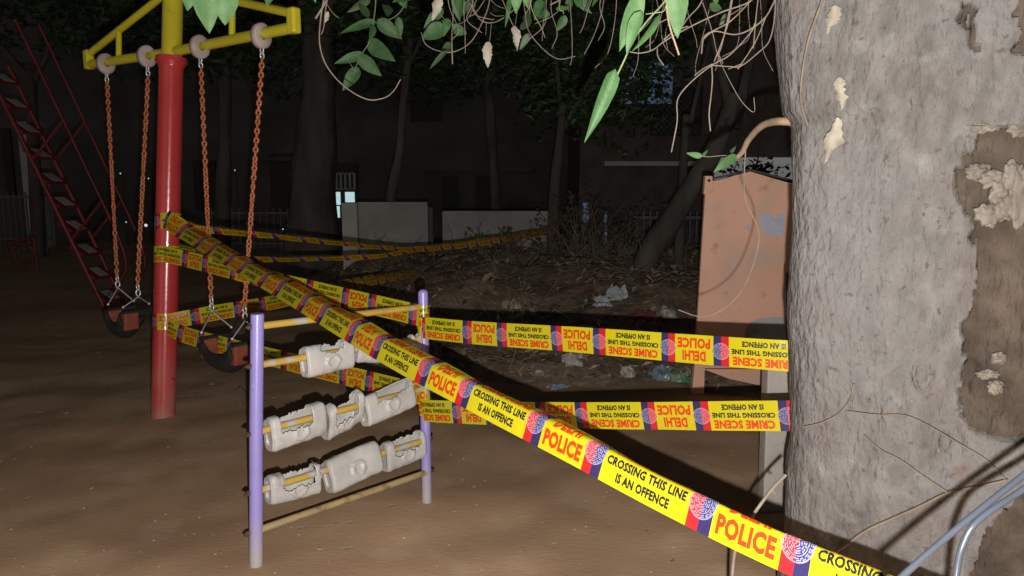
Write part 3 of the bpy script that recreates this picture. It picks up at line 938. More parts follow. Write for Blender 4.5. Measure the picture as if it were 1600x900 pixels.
at.data.foreach_set('value', peel)
def on_trunk(px, py, out=0.0):
    r = ray(px, py); o = Vector((0, 0, HCAM))
    best, k = None, .8
    while k < 2.6:
        p = o + r * k
        dx, dy = p.x - TCX - LEAN(p.z), p.y - TCY
        gap = math.hypot(dx, dy) - sect(math.atan2(dy, dx) - dir_cam) - out
        if gap <= .004: return p
        if best is None or gap < best[0]: best = (gap, p.copy())
        k += .004
    return best[1]
# pale resin lumps round the hollow
for i, (px, py, w_, h_) in enumerate(((1528, 268, 22, 15), (1552, 280, 24, 16), (1545, 336, 24, 20), (1562, 300, 17, 22), (1582, 275, 17, 24), (1596, 310, 24, 46), (1575, 322, 20, 22), (1532, 200, 22, 8), (1592, 202, 20, 14), (1550, 196, 18, 9), (1556, 606, 14, 12), (1545, 585, 20, 8), (1478, 696, 14, 20), (1560, 560, 14, 10))):
    c = on_trunk(px, py, -.015)
    k = depth_of(c) / FPX
    mb = MB(); mb.blob(c, (w_ * k * .85, .009, h_ * k * .85), i + 3, .6, 30, 22, 0, 2.4)
    mb.build('resin_lump', M['lump'], tree)
# stub of a broken branch
stub = [on_trunk(1238, 190, -.03), P(1212, 190, 1.78), P(1190, 197, 1.74), P(1170, 218, 1.70), P(1156, 242, 1.68), P(1122, 264, 1.66)]
mb = MB(); mb.tube(smooth_path(stub, 6), [.0105, .0045], 12); mb.build('broken_branch', M['branch'], tree)
# limbs and crown above the frame
limbs = [((TCX, TCY, 2.75), (TCX - .5, TCY + .5, 3.6), (TCX - 1.3, TCY + .9, 4.4)), ((TCX, TCY, 2.75), (TCX + .5, TCY + .2, 3.7), (TCX + 1.2, TCY + .3, 4.8)), ((TCX, TCY, 2.75), (TCX - .1, TCY - .1, 3.8), (TCX - .2, TCY + .6, 5.2))]
for l_ in limbs:
    mb = MB(); mb.tube(smooth_path(l_, 5), [.3, .09], 12); mb.build('limb', M['bark'], tree)
def leaf_cloud(mb, c, rad, n, size, rg, shell=.55):
    c = Vector(c)
    for i in range(n):
        d = Vector((rg.gauss(0, 1), rg.gauss(0, 1), rg.gauss(0, 1))).normalized() * (shell + (1 - shell) * rg.random())
        d *= 1 + .45 * noise.noise(d * 2.2 + c)
        p = c + Vector((d.x * rad[0], d.y * rad[1], d.z * rad[2]))
        u = Vector((rg.gauss(0, 1), rg.gauss(0, 1), rg.gauss(0, .6))).normalized()
        w = u.cross(Vector((rg.gauss(0, 1), rg.gauss(0, 1), rg.gauss(0, 1)))).normalized()
        s_ = size * rg.uniform(.6, 1.3)
        b_ = u.cross(w) * s_ * .15
        mb.add([p - u * s_ * .5, p - w * s_ * .26 + b_, p + u * s_ * .5, p + w * s_ * .26 + b_], [(0, 1, 2), (0, 2, 3)], 0)
rg = random.Random(21)
mb = MB()
for c, rad in (((TCX - 1.2, TCY + 1.2, 4.8), (1.6, 1.3, .9)), ((TCX + 1.0, TCY + .4, 5.1), (1.5, 1.4, 1.0)), ((TCX - .2, TCY + .8, 5.7), (1.6, 1.6, .9))):
    leaf_cloud(mb, c, rad, 900, .13, rg, .3)
mb.build('crown', M['leafdark'], tree)

# ------------------------------------------------------------------ leaves and twigs hanging into the picture
def leaf(mb, B, T, W, roll=0.0, fold=.35, droop=.15, mi=0, curl=0.0, seed=0, heart=.62, rag=0.0):
    B, T = Vector(B), Vector(T)
    ax = (T - B); L = ax.length; ax.normalize()
    tc = (Vector((0, 0, HCAM)) - (B + T) / 2).normalized()
    side = ax.cross(tc).normalized()
    nrm = side.cross(ax)
    side, nrm = side * math.cos(roll) + nrm * math.sin(roll), nrm * math.cos(roll) - side * math.sin(roll)
    n = 11 if rag < .3 else 24; cols = (-1, -.55, 0, .55, 1)
    vs_, fs = [], []
    for i in range(n + 1):
        v = i / n
        hw = W * .5 * (math.sin(math.pi * min(1, v ** heart)) ** .85 if 0 < v < 1 else 0) * (1 - .12 * v)
        cen = B + ax * (L * v) + nrm * (-droop * L * (v - .35) ** 2)
        for c in cols:
            cc = c * (1 + rag * (1.2 * noise.noise(Vector((v * 3.3 + seed * 5, (c > 0) * 9.7, seed))) + .75 * noise.noise(Vector((v * 13, (c > 0) * 5, seed)))))
            a = fold * abs(c)
            up = abs(cc) * hw * math.sin(fold) + .06 * W * noise.noise(Vector((v * 3, c, seed + .5))) + curl * hw * cc * cc
            back = (-.10 * W * abs(c) * (1 - v) ** 4 * 1.5) if heart < .7 else 0
            vs_.append(cen + side * cc * hw * math.cos(fold) + nrm * up + ax * back)
    for i in range(n):
        for j in range(4):
            fs.append((i * 5 + j, i * 5 + j + 1, (i + 1) * 5 + j + 1, (i + 1) * 5 + j))
    mb.add(vs_, fs, mi, True)
def px_path(pts, d, n=6, dd=None):
    out = []
    for i, p in enumerate(pts):
        out.append(P(p[0], p[1], (p[2] if len(p) > 2 else d)))
    return smooth_path(out, n)
rl = random.Random(5)
def spray(name, label, cat, d, twigs, leaves, group=None, base=None):
    """twigs: (points px, r0 px, r1 px, material); leaves: (bx,by,tx,ty,w px, material, opts)"""
    b = P(*(base or twigs[0][0][0][:2]), d)
    root = thing(name, label, cat, b, group)
    for pts, r0, r1, m_ in twigs:
        path = px_path(pts, d)
        mb = MB(); mb.tube(path, [r0 * .66 * d / FPX, r1 * .72 * d / FPX], 7)
        mb.build('stem' if m_ == 'stem' else 'twig', M[m_], root)
    for k, lf in enumerate(leaves):
        bx, by, tx, ty, w_, m_ = lf[:6]
        if tx == 0: tx, ty = bx + rl.uniform(-22, 22), by + rl.uniform(14, 32)
        op = dict(lf[6]) if len(lf) > 6 else {}
        dl = op.pop('d', d + rl.uniform(-.04, .04)); dt = op.pop('dt', rl.uniform(-.03, .03))
        mb = MB()
        dry = m_ == 'dry'
        leaf(mb, P(bx, by, dl), P(tx, ty, dl + dt), w_ * dl / FPX, op.pop('roll', rl.uniform(-.5, .5)), op.pop('fold', .3 if not dry else .45), op.pop('droop', rl.uniform(0, .3)), 0,
             op.pop('curl', 0), k + d, op.pop('heart', .62 if not dry else .7), .5 if dry else .06)
        mb.build('dry_leaf' if dry else 'leaf', M[m_], root)
    return root
spray('leafy_branch', 'pale green leaves hanging in front of the yellow swing bar', 'branch', 1.55,
      [([(372, -40), (350, -18), (318, -12), (290, -14)], 2.2, 1.4, 'stem'), ([(350, -18), (352, -2)], 1.2, 1, 'stem')],
      [(318, -22, 328, 51, 46, 'leafpale', dict(fold=.25, roll=.15)), (352, -18, 351, 40, 44, 'leafpale', dict(fold=.22, roll=-.2)), (294, -22, 293, 17, 30, 'leafpale', dict(fold=.3)), (424, -38, 418, 8, 34, 'leaf'), (488, -25, 492, 2, 16, 'leaf')])
spray('leafy_branch', 'dark green leafy sprig hanging beside the long looped twig', 'branch', 2.7,
      [([(587, -60), (587, 0), (584, 30), (577, 65), (566, 83), (558, 100), (553, 112)], 1.6, .8, 'stem'), ([(650, -40), (632, 8), (617, 26), (598, 34), (588, 36)], 1.4, .8, 'stem'), ([(553, 108), (546, 98)], .7, .6, 'stem')],
      [(577, -2, 542, 20, 14, 'leafdark'), (586, 34, 530, 50, 17, 'leaf'), (583, 40, 578, 63, 14, 'leaf'), (592, 33, 628, 61, 24, 'leaf'), (622, 28, 626, 62, 13, 'leaf'), (578, 67, 618, 96, 28, 'leaf'), (567, 85, 522, 99, 17, 'leaf'),
       (563, 89, 596, 119, 24, 'leaf'), (559, 108, 535, 142, 22, 'leaf'), (604, 10, 606, 26, 20, 'leafdark'), (628, -8, 634, 14, 20, 'leaf'), (652, -12, 612, 4, 20, 'leaf'), (575, 26, 560, 2, 14, 'leafdark')])
spray('looped_twig', 'long thin bare twig curving in a loop at top left of centre', 'twig', 1.9,
      [([(522, -60), (506, 0), (500, 40), (500, 72), (511, 104), (538, 135), (573, 155), (600, 153), (615, 142), (626, 124)], 1.9, 1.0, 'twig'), ([(520, -20), (508, 5), (493, 29)], 2.2, 2.4, 'twig'),
       ([(512, -5), (508, 20), (506, 42), (502, 54)], 1.3, 1.0, 'twig'), ([(510, 6), (520, 20), (529, 28)], .8, .7, 'twig')],
      [(513, 18, 508, 36, 8, 'dry')])
spray('leafy_branch', 'tangle of twigs and green leaves with withered pale leaves at top centre', 'branch', 2.2,
      [([(765, -60), (765, 0), (752, 38), (735, 66), (712, 80), (690, 81), (666, 70), (658, 51)], 1.5, .9, 'twig'), ([(720, -20), (740, 14), (752, 32), (772, 35), (795, 22), (815, 2)], 1.4, 1.0, 'twig'),
       ([(708, -40), (708, 20), (706, 60), (707, 100)], 1.0, 1.6, 'twig'), ([(738, -20), (741, 20), (766, 30), (772, 30)], 1.2, 1.0, 'twig'), ([(770, -20), (745, 18), (733, 26)], 1.0, .8, 'twig'),
       ([(760, -10), (775, 8), (792, 14)], .8, .6, 'twig'), ([(752, -20), (730, 30), (700, 38), (690, 32)], .9, .6, 'twig'), ([(766, 20), (775, 25), (790, 24)], .7, .5, 'twig'),
       ([(686, 18), (695, 32)], .7, .6, 'twig'), ([(768, 34), (765, 66)], .7, .6, 'twig'), ([(760, 34), (759, 55)], .8, .5, 'twig'), ([(808, 18), (805, 42)], .6, .5, 'twig'),
       ([(815, -20), (820, 15), (826, 48), (848, 76), (872, 92), (899, 88)], 1.2, .9, 'twig'), ([(853, -20), (850, 20), (847, 64)], 1.0, .8, 'twig'), ([(889, -20), (893, 40), (894, 85), (891, 102)], 1.2, .9, 'twig'),
       ([(836, 37), (858, 28), (872, 18)], .8, .7, 'stem'), ([(877, -15), (874, 12), (880, 18), (880, 26)], 2.4, .8, 'stem'), ([(875, 0), (859, 8)], 2.0, 1.8, 'twig')],
      [(693, 44, 658, 60, 30, 'leaf', dict(d=2.25)), (717, -12, 716, 34, 24, 'leaf', dict(d=2.2)), (700, 30, 694, 56, 14, 'leaf'), (708, 43, 730, 53, 18, 'leaf'), (697, 80, 671, 108, 9, 'leafdark'), (706, 70, 690, 82, 16, 'leafdark', dict(d=2.4)),
       (690, 14, 662, 44, 18, 'leaf', dict(d=2.4)), (808, -22, 806, 22, 22, 'leafpale', dict(d=1.7)), (822, -20, 824, 14, 18, 'leafpale', dict(d=1.7)), (797, -6, 791, 40, 9, 'leaf', dict(d=1.9)), (820, 32, 830, 20, 16, 'leafdark', dict(d=2.4)), (814, 44, 832, 30, 14, 'leafdark', dict(d=2.5)),
       (882, 26, 870, 49, 17, 'leaf', dict(d=2.1)), (826, 54, 812, 78, 12, 'leafdark', dict(d=2.1)), (900, -18, 902, 9, 18, 'leaf', dict(d=2.1)), (870, 14, 890, 12, 9, 'leaf'), (935, -14, 926, 10, 10, 'leaf'),
       (686, -8, 676, 33, 17, 'dry'), (763, 65, 762, 106, 17, 'dry'), (804, 40, 809, 79, 14, 'dry')])
spray('leafy_branch', 'bright pale green drooping leaves and long folded leaf left of the trunk', 'branch', 1.25,
      [([(1060, -40), (1040, 0), (1012, 32), (990, 62), (975, 95), (962, 122)], 2.0, 2.0, 'stem'), ([(1004, 35), (1000, 24), (1005, 10), (1000, -8)], 1.3, 1.6, 'stem'), ([(1009, 22), (1025, 20), (1038, 16), (1044, -6)], 1.3, 1.1, 'stem'),
       ([(1040, -10), (1045, 35), (1061, 86)], 2.0, 2.2, 'branch')],
      [(998, -8, 964, 80, 36, 'leafpale', dict(fold=.35, roll=.5, droop=-.2)), (1000, 20, 978, 84, 26, 'leafpale', dict(fold=.5, roll=-.3)), (960, 112, 914, 224, 31, 'leaf', dict(fold=.6, roll=.2, heart=.5, droop=.12, dt=.02)),
       (1030, 26, 992, 82, 17, 'leaf', dict(fold=.3, roll=.8)), (1060, -22, 1058, 60, 38, 'leafpale', dict(fold=.3, roll=-.25, droop=.1)), (1112, -22, 1120, 8, 12, 'leaf'), (995, -30, 993, 10, 18, 'leaf')])
spray('bare_twigs', 'bundle of bare brown twigs hanging beside the trunk at top', 'twig', 1.5,
      [([(1200, -30), (1172, 2), (1130, 18), (1090, 36), (1056, 54), (1036, 66), (1020, 78), (1000, 83), (984, 81)], 2.0, 1.2, 'twig'), ([(1027, 76), (1028, 88), (1037, 102)], 1.2, 1.2, 'twig'), ([(1045, 28), (1022, 42), (1016, 62), (1016, 80)], 1.3, 1.1, 'twig'),
       ([(1105, -30), (1095, 5), (1075, 28), (1064, 44)], 1.6, 1.2, 'twig'), ([(1075, 41), (1055, 48), (1037, 62)], 1.4, 1.8, 'twig'),
       ([(1148, -30), (1140, 25), (1130, 60), (1116, 96)], 1.7, 1.4, 'twig'), ([(1190, -20), (1165, 10), (1140, 34), (1115, 48), (1100, 58), (1096, 84)], 1.5, 1.6, 'twig'), ([(1225, -30), (1208, 6), (1195, 28), (1172, 46), (1148, 54), (1116, 49), (1098, 62)], 2.2, 1.2, 'twig'),
       ([(1180, 36), (1172, 52), (1140, 86), (1112, 102), (1080, 128), (1059, 155), (1058, 190), (1049, 238)], 1.6, 1.3, 'twig'), ([(1112, 100), (1113, 125), (1111, 150), (1108, 178), (1110, 205)], 1.5, 1.4, 'twig'), ([(1113, 100), (1098, 108), (1085, 118)], 1.3, 1.0, 'twig'),
       ([(1113, 102), (1140, 104), (1158, 103), (1185, 82), (1202, 64), (1210, 30), (1212, -10)], 1.3, 1.4, 'twig'), ([(1196, 28), (1180, 66), (1153, 108)], 1.4, 1.2, 'twig'), ([(1158, 100), (1138, 108)], 1.1, .9, 'twig'), ([(1187, -20), (1182, 20), (1177, 76)], 1.3, 1.1, 'twig'),
       ([(1145, -10), (1128, 70), (1118, 90)], 1.2, 1.1, 'twig'), ([(1098, 4), (1113, 50), (1122, 88), (1142, 130), (1160, 160), (1178, 175), (1178, 152)], .8, .7, 'twig'), ([(1122, 84), (1130, 99)], 1.0, .8, 'twig'), ([(1160, 12), (1140, 24)], .9, .7, 'twig')],
      [(1110, 10, 1128, 14, 16, 'leafdark'), (1136, 24, 1124, 40, 12, 'leafdark', dict(d=1.7)), (1118, -6, 1119, 9, 9, 'leafpale')])
spray('broken_twig', 'long thin twig dangling in a curve from the broken branch before the orange cabinet', 'twig', 1.68,
      [([(1165, 236), (1163, 270), (1163, 300), (1168, 322), (1184, 356), (1184, 388), (1167, 440), (1142, 474), (1108, 494), (1085, 493), (1060, 484)], 1.5, .9, 'twig'), ([(1158, 243), (1130, 243), (1105, 245), (1088, 241)], .9, .7, 'stem')],
      [(1150, 243, 1116, 268, 16, 'leafpale'), (1096, 244, 1072, 239, 10, 'leafpale'), (1098, 243, 1106, 234, 6, 'leaf'), (1142, 238, 1150, 228, 6, 'leafdark')])
rv = random.Random(44)
tang = []
for k in range(26):
    x = rv.uniform(690, 1205) if k % 3 else rv.uniform(980, 1200)
    y0, ln = -30, rv.uniform(50, 120) if x < 950 else rv.uniform(60, 170)
    dx = rv.uniform(-45, 45)
    pts = [(x, y0), (x + dx * .3 + rv.uniform(-8, 8), y0 + ln * .4), (x + dx * .7 + rv.uniform(-10, 10), y0 + ln * .75), (x + dx + rv.uniform(-14, 14), y0 + ln * rv.uniform(.85, 1.05))]
    tang.append((pts, rv.uniform(.8, 1.4), .7, 'twig'))
spray('vine_tangle', 'thin bare vines hanging in a tangle along the top edge right of centre', 'vine', 1.85, tang,
      [(rv.uniform(700, 930), rv.uniform(-25, 20), 0, 0, rv.uniform(14, 22), rv.choice(('leaf', 'leafdark', 'leaf')), dict(d=rv.uniform(2.0, 2.6))) for k in range(12)])
def trunk_path(pts, out=.02): return smooth_path([on_trunk(x, y, out) for x, y in pts], 6)
# twigs against the bark
tw = thing('clinging_twig', 'pale hanging twig with three withered leaf scraps on the upper trunk', 'twig', on_trunk(1285, 0, .03))
mb = MB(); mb.tube(trunk_path([(1292, -30), (1285, 0), (1264, 60), (1253, 120), (1252, 160), (1262, 196)], .06), [.0034, .0022], 7); mb.build('twig', M['twig'], tw)
mb = MB(); mb.tube(trunk_path([(1328, -30), (1318, 10), (1311, 70), (1309, 120), (1307, 190)], .03), .0008, 5); mb.build('twig', M['twig'], tw)
mb = MB(); mb.tube(trunk_path([(1268, -30), (1264, 20), (1254, 80)], .03), .0009, 5); mb.build('twig', M['twig'], tw)
for k, (bx, by, tx, ty, w_) in enumerate(((1305, 8, 1292, 55, 17), (1311, 120, 1316, 172, 17), (1309, 183, 1289, 256, 19))):
    mb = MB(); c0, c1 = on_trunk(bx, by, .035), on_trunk(tx, ty, .035)
    leaf(mb, c0, c1, w_ * 1.2 * depth_of(c0) / FPX, .2, .4, .1, 0, .2, k + 1.37, .7, .7); mb.build('dry_leaf', M['dry'], tw)
def bare(label, paths, group=None, d=None):
    b = on_trunk(*paths[0][0][0], .03) if d is None else P(*paths[0][0][0], d)
    root = thing('bare_twig', label, 'twig', b, group)
    for pts, r0, r1, out in paths:
        path = trunk_path(pts, out) if d is None else px_path(pts, d)
        mb = MB(); mb.tube(path, [r0, r1], 7); mb.build('twig', M['twig'], root)
    return root
bare('forked dry twig crossing the lower trunk above the tape', [([(1302, 866), (1330, 846), (1360, 826), (1430, 795), (1482, 770), (1530, 760), (1575, 750)], .0040, .0024, .045),
      ([(1482, 771), (1440, 742), (1405, 718), (1375, 702), (1350, 680)], .002, .0012, .045), ([(1572, 751), (1545, 722), (1505, 697), (1424, 652), (1370, 648), (1322, 642)], .0022, .0009, .04)])
bare('short curved pale twig on the left edge of the trunk', [([(1256, 667), (1285, 660), (1312, 645), (1329, 622), (1334, 600)], .0014, .0020, .03), ([(1329, 622), (1331, 640)], .0012, .001, .03)])
bare('dry twig standing upright behind the front tape beside the trunk', [([(1143, 960), (1145, 890), (1152, 850), (1172, 815), (1180, 800), (1206, 765), (1228, 742)], .0034, .0034, 0), ([(1206, 765), (1212, 772)], .002, .0012, 0)], None, 1.46)
# cables at bottom right
for lab, pts in (('pale blue cable, straight, crossing the bottom right corner', [(1300, 1010, .80), (1405, 905, .82), (1500, 822, .84), (1600, 742, .86), (1760, 620, .9)]),
                 ('pale blue cable, bent in a tight curve below the straight one', [(1485, 1010, .86), (1494, 900, .87), (1505, 850, .87), (1530, 812, .87), (1600, 764, .88), (1760, 660, .9)])):
    mb = MB(); mb.tube(px_path(pts, .85, 8), .0038, 12)
    tag(mb.build('cable', M['cable'], loc=P(*pts[0])), lab, 'cable', 'pale cables by the trunk')

# ------------------------------------------------------------------ orange cabinet
cb = G(1082, 615)
DC = cb.y
cab = thing('metal_cabinet', 'weathered orange metal cabinet with gabled top behind the trunk', 'cabinet', cb)
def C(px, py, dy=0.0): return on_y(px, py, DC + dy)
def slab(mb, pix, t, y0=0.0, mi=0):
    f = [C(x, y, y0) for x, y in pix]; b = [p + Vector((0, t, 0)) for p in f]
    n = len(f)
    mb.add(f + b, [tuple(range(n)), tuple(reversed(range(n, 2 * n)))] + [(i, i + n, (i + 1) % n + n, (i + 1) % n) for i in range(n)], mi)
mb = MB()
arch = [(1240 + 0, 497), (1210, 495), (1188, 497), (1174, 503), (1166, 514), (1164, 530), (1164, 560)]
slab(mb, [(1102, 302), (1280, 302), (1280, 493)] + arch + [(1164, 575), (1085, 575)], .03)
mb.build('front_panel', M['orange_metal'], cab)
mb = MB(); slab(mb, [(1083, 577), (1280, 577), (1280, 606), (1205, 606), (1140, 592), (1104, 578.5)], .028, .004); mb.build('lower_panel', M['orange_metal'], cab)
mb = MB(); slab(mb, [(1085, 574), (1101, 574), (1100, 616), (1081, 616)], .05, -.006); mb.build('leg', M['orange_metal'], cab)
mb = MB(); slab(mb, [(1101, 303), (1103, 284), (1120, 282), (1172, 268), (1236, 287), (1282, 296), (1282, 303)], .05, -.02); mb.build('gable_band', M['orange_metal'], cab)
mb = MB(); slab(mb, [(1100, 303.5), (1102, 275), (1113, 275), (1114, 303.5)], .04, -.035)
hp = C(1108, 282, -.037); mb.tube([hp, hp + Vector((0, .002, 0))], .009, 12, 1)
mb.build('corner_tab', [M['orange_metal'], M['darkopen']], cab)
mb = MB(); slab(mb, [(1188, 334), (1205, 333), (1209, 341), (1214, 341), (1217, 334), (1228, 334), (1224, 366), (1210, 369), (1190, 362)], .002, -.004); mb.build('paper_sticker', M['sticker'], cab)
mb = MB(); slab(mb, [(1163, 357), (1171, 349), (1172, 360)], .002, -.004); mb.build('paper_scrap', M['sticker'], cab)
mb = MB()
a_, b_ = C(1103, 300, .03), C(1086, 575, .03)
rec = Vector((.55 * 1.06 * a_.x / a_.y, .55, 0)); th_ = Vector((.02, 0, 0))
mb.add([a_, b_, b_ + rec, a_ + rec, a_ + th_, b_ + th_, b_ + rec + th_, a_ + rec + th_], [(0, 1, 2, 3), (7, 6, 5, 4), (0, 4, 5, 1), (1, 5, 6, 2), (2, 6, 7, 3), (3, 7, 4, 0)])
mb.build('side_panel', M['orange_metal'], cab)
mb = MB()
for q0, q1 in (((1103, 283), (1172, 267)), ((1172, 267), (1282, 295))):
    a_, b_ = C(*q0, -.02), C(*q1, -.02)
    w_ = rec * 1.1; u_ = Vector((0, 0, .012))
    mb.add([a_, b_, b_ + w_, a_ + w_, a_ + u_, b_ + u_, b_ + w_ + u_, a_ + w_ + u_], [(0, 1, 2, 3), (7, 6, 5, 4), (0, 4, 5, 1), (1, 5, 6, 2), (2, 6, 7, 3), (3, 7, 4, 0)])
mb.build('roof', M['iron'], cab)
mb = MB(); slab(mb, [(1166, 510), (1176, 501), (1192, 496), (1282, 492), (1282, 570), (1166, 570)], .02, .09); mb.build('inner_liner', M['grey_metal'], cab)
mb = MB()
for pts in ([(1132, 300), (1131, 310), (1134, 312)], ):
    pass
# grey post in front of it, mostly behind the trunk
pb = G(1222, 806)
gp = thing('grey_post', 'pale weathered square post between cabinet and trunk', 'post', pb)
mb = MB()
DPp = pb.y
f = [on_y(x, y, DPp) for x, y in ((1192, 812), (1262, 812), (1262, 470), (1205, 470))]
f[0].z = f[1].z = -.05
mb.add(f + [p + Vector((0, .07, 0)) for p in f], [(0, 1, 2, 3), (7, 6, 5, 4), (0, 4, 5, 1), (1, 5, 6, 2), (2, 6, 7, 3), (3, 7, 4, 0)])
# only the lower part is wide: cut at the upper tape
for i in (2, 3, 6, 7):
    q = on_y(1232 if i in (2, 6) else 1204, 545, DPp if i < 4 else DPp + .07)
    mb.v[i] = Vector((mb.v[i].x, mb.v[i].y, q.z))
o = mb.build('shaft', M['post_grey'], gp); bv = o.modifiers.new('b', 'BEVEL'); bv.width = .006; bv.segments = 2
mb = MB(); mb.tube([on_y(1236, 560, DPp + .03), on_y(1235, 425, DPp + .03)], .018, 14); mb.build('upright_pipe', M['cable'], gp)

# ------------------------------------------------------------------ litter on the heap
def crumple(name, label, cat, px, py, wpx, hpx, m_, seed, group='litter on the mound'):
    c = None
    for k in range(200):               # march the view ray onto the heap
        d = 3.8 + k * .025
        p = P(px, py, d)
        if p.z <= heap_h(p.x, p.y): c = p; break
    c = c or P(px, py, 5.5)
    k = depth_of(c) / FPX
    mb = MB(); nu, nv = 14, 12
    vs_, fs = [], []
    rg_ = random.Random(seed)
    for j in range(nv + 1):
        for i in range(nu + 1):
            u, v = i / nu * 2 - 1, j / nv * 2 - 1
            q = Vector((u * 2.1, v * 2.1, seed * 2.3))
            e = 1 + .55 * noise.noise(Vector((math.atan2(v, u) * 2, seed, 1)))
            hz = (1 - max(abs(u), abs(v)) ** 2) * .55 + .5 * noise.noise(q) + .3 * noise.noise(q * 2.3)
            vs_.append(c + Vector((u * e * wpx * .55 * k + .02 * noise.noise(q * 2), v * hpx * k * .8 + .03 * noise.noise(q + Vector((5, 0, 0))), max(-.005, hz * hpx * k * 1.1 + v * hpx * k * .45) + .01)))
    for j in range(nv):
        for i in range(nu):
            fs.append((j * (nu + 1) + i, j * (nu + 1) + i + 1, (j + 1) * (nu + 1) + i + 1, (j + 1) * (nu + 1) + i))
    mb.add(vs_, fs, 0, False)
    return tag(mb.build(name, M[m_], loc=c), label, cat, group)
for i, a in enumerate((('plastic_bag', 'crumpled white plastic bag below the leaning trunk, left of its pair', 'bag', 942, 478, 24, 15, 'bag'),
        ('plastic_bag', 'peaked grey-white plastic bag below the leaning trunk, right of its pair', 'bag', 966, 468, 28, 22, 'bag'),
        ('cloth_rag', 'dark red rag on the mound above the upper right tape', 'rag', 1006, 500, 28, 16, 'redcloth'),
        ('paper_scrap', 'crumpled white paper beside the orange cabinet, above the tape', 'paper', 1044, 497, 22, 16, 'paper'),
        ('paper_scrap', 'white torn paper scrap between the two right tapes, near the middle', 'paper', 896, 570, 26, 20, 'paper'),
        ('paper_scrap', 'small white paper ball between the right tapes, left of the wrapper', 'paper', 982, 588, 18, 14, 'paper'),
        ('plastic_wrapper', 'clear bluish wrapper between the right tapes beside cabinet leg', 'wrapper', 1034, 592, 30, 20, 'bluewrap'),
        ('plastic_wrapper', 'green printed wrapper beside the orange cabinet leg', 'wrapper', 1064, 596, 26, 18, 'greenwrap'),
        ('plastic_wrapper', 'small bright green wrapper just under the upper right tape', 'wrapper', 776, 543, 14, 9, 'greenwrap'),
        ('paper_scrap', 'small white scrap at the left of the mound between tapes', 'paper', 842, 588, 12, 8, 'paper'),
        ('plastic_wrapper', 'dull bluish plastic sheet lying along the mound foot above the lower tape', 'wrapper', 872, 612, 30, 10, 'bluewrap'),
        ('dry_leaf', 'large curled dead leaf on the mound above the upper right tape', 'leaf', 800, 482, 24, 13, 'litter2'),
        ('fallen_leaf', 'yellow fallen leaf on the mound right of the curled dead leaf', 'leaf', 871, 491, 12, 5, 'yellowleaf'),
        ('cloth_rag', 'small faded red scrap left of the white bags', 'rag', 921, 460, 12, 7, 'redcloth'))):
    crumple(*a, i + 2)
# string lying on the dirt near the swing
mb = MB(); mb.tube([p + Vector((0, 0, .012)) for p in smooth_path([G(276, 622), G(330, 617), G(368, 612), G(376, 606), G(383, 614), G(392, 622)], 6)], .003, 5)
tag(mb.build('string', M['twig'], loc=G(276, 622)), 'pale string lying on the dirt behind the near purple post', 'string')
for i, (px, py) in enumerate(((60, 648), (543, 862), (612, 795), (548, 822), (330, 604), (470, 830))):
    c = G(px, py)
    mb = MB(); leaf(mb, c + Vector((-.02, 0, .006)), c + Vector((.022, .012, .012)), .02, 1.2, .4, .3, 0, .3, i, .8, .4)
    tag(mb.build('fallen_leaf', M['dry'], loc=c), ('small dead leaf on bare dirt at the far left', 'small dead leaf on dirt near the bottom edge, right of the near purple post', 'small dead leaf on dirt below the far end of the bottom rung',
        'small dead leaf on dirt below the middle of the bottom rung', 'small dead leaf on dirt between the red pole and near purple post', 'small dead leaf on dirt just right of the near purple post foot')[i], 'leaf', 'dead leaves on the bare dirt')

# ------------------------------------------------------------------ red slide ladder at left
lb0, lb1 = G(166, 487), G(196, 480)
lad = thing('slide_ladder', 'red steel ladder of a playground slide with pale worn treads', 'ladder', lb0)
DL = depth_of(lb0)
lt0, lt1 = P(-26, 96, DL - .5), P(38, 130, DL - .1)
lt1 = lb1 + (lt0 - lb0)
for a, b in ((lb0, lt0), (lb1, lt1)):
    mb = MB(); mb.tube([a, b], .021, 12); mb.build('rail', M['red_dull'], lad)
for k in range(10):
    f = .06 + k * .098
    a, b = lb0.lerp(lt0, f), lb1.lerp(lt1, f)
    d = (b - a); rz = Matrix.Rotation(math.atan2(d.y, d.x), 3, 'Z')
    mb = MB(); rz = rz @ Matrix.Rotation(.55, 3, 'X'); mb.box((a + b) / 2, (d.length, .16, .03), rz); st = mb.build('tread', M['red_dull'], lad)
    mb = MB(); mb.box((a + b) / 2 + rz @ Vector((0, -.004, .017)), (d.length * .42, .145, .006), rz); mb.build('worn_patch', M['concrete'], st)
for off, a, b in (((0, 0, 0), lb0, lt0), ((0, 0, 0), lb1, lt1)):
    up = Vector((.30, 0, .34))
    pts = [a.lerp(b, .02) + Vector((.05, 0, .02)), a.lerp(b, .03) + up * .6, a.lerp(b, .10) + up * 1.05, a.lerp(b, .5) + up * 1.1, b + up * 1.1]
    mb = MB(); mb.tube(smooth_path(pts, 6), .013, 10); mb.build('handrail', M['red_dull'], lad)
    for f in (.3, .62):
        mb = MB(); mb.tube([a.lerp(b, f), a.lerp(b, f) + up * 1.08], .013, 8); mb.build('rail_strut', M['red_dull'], lad)
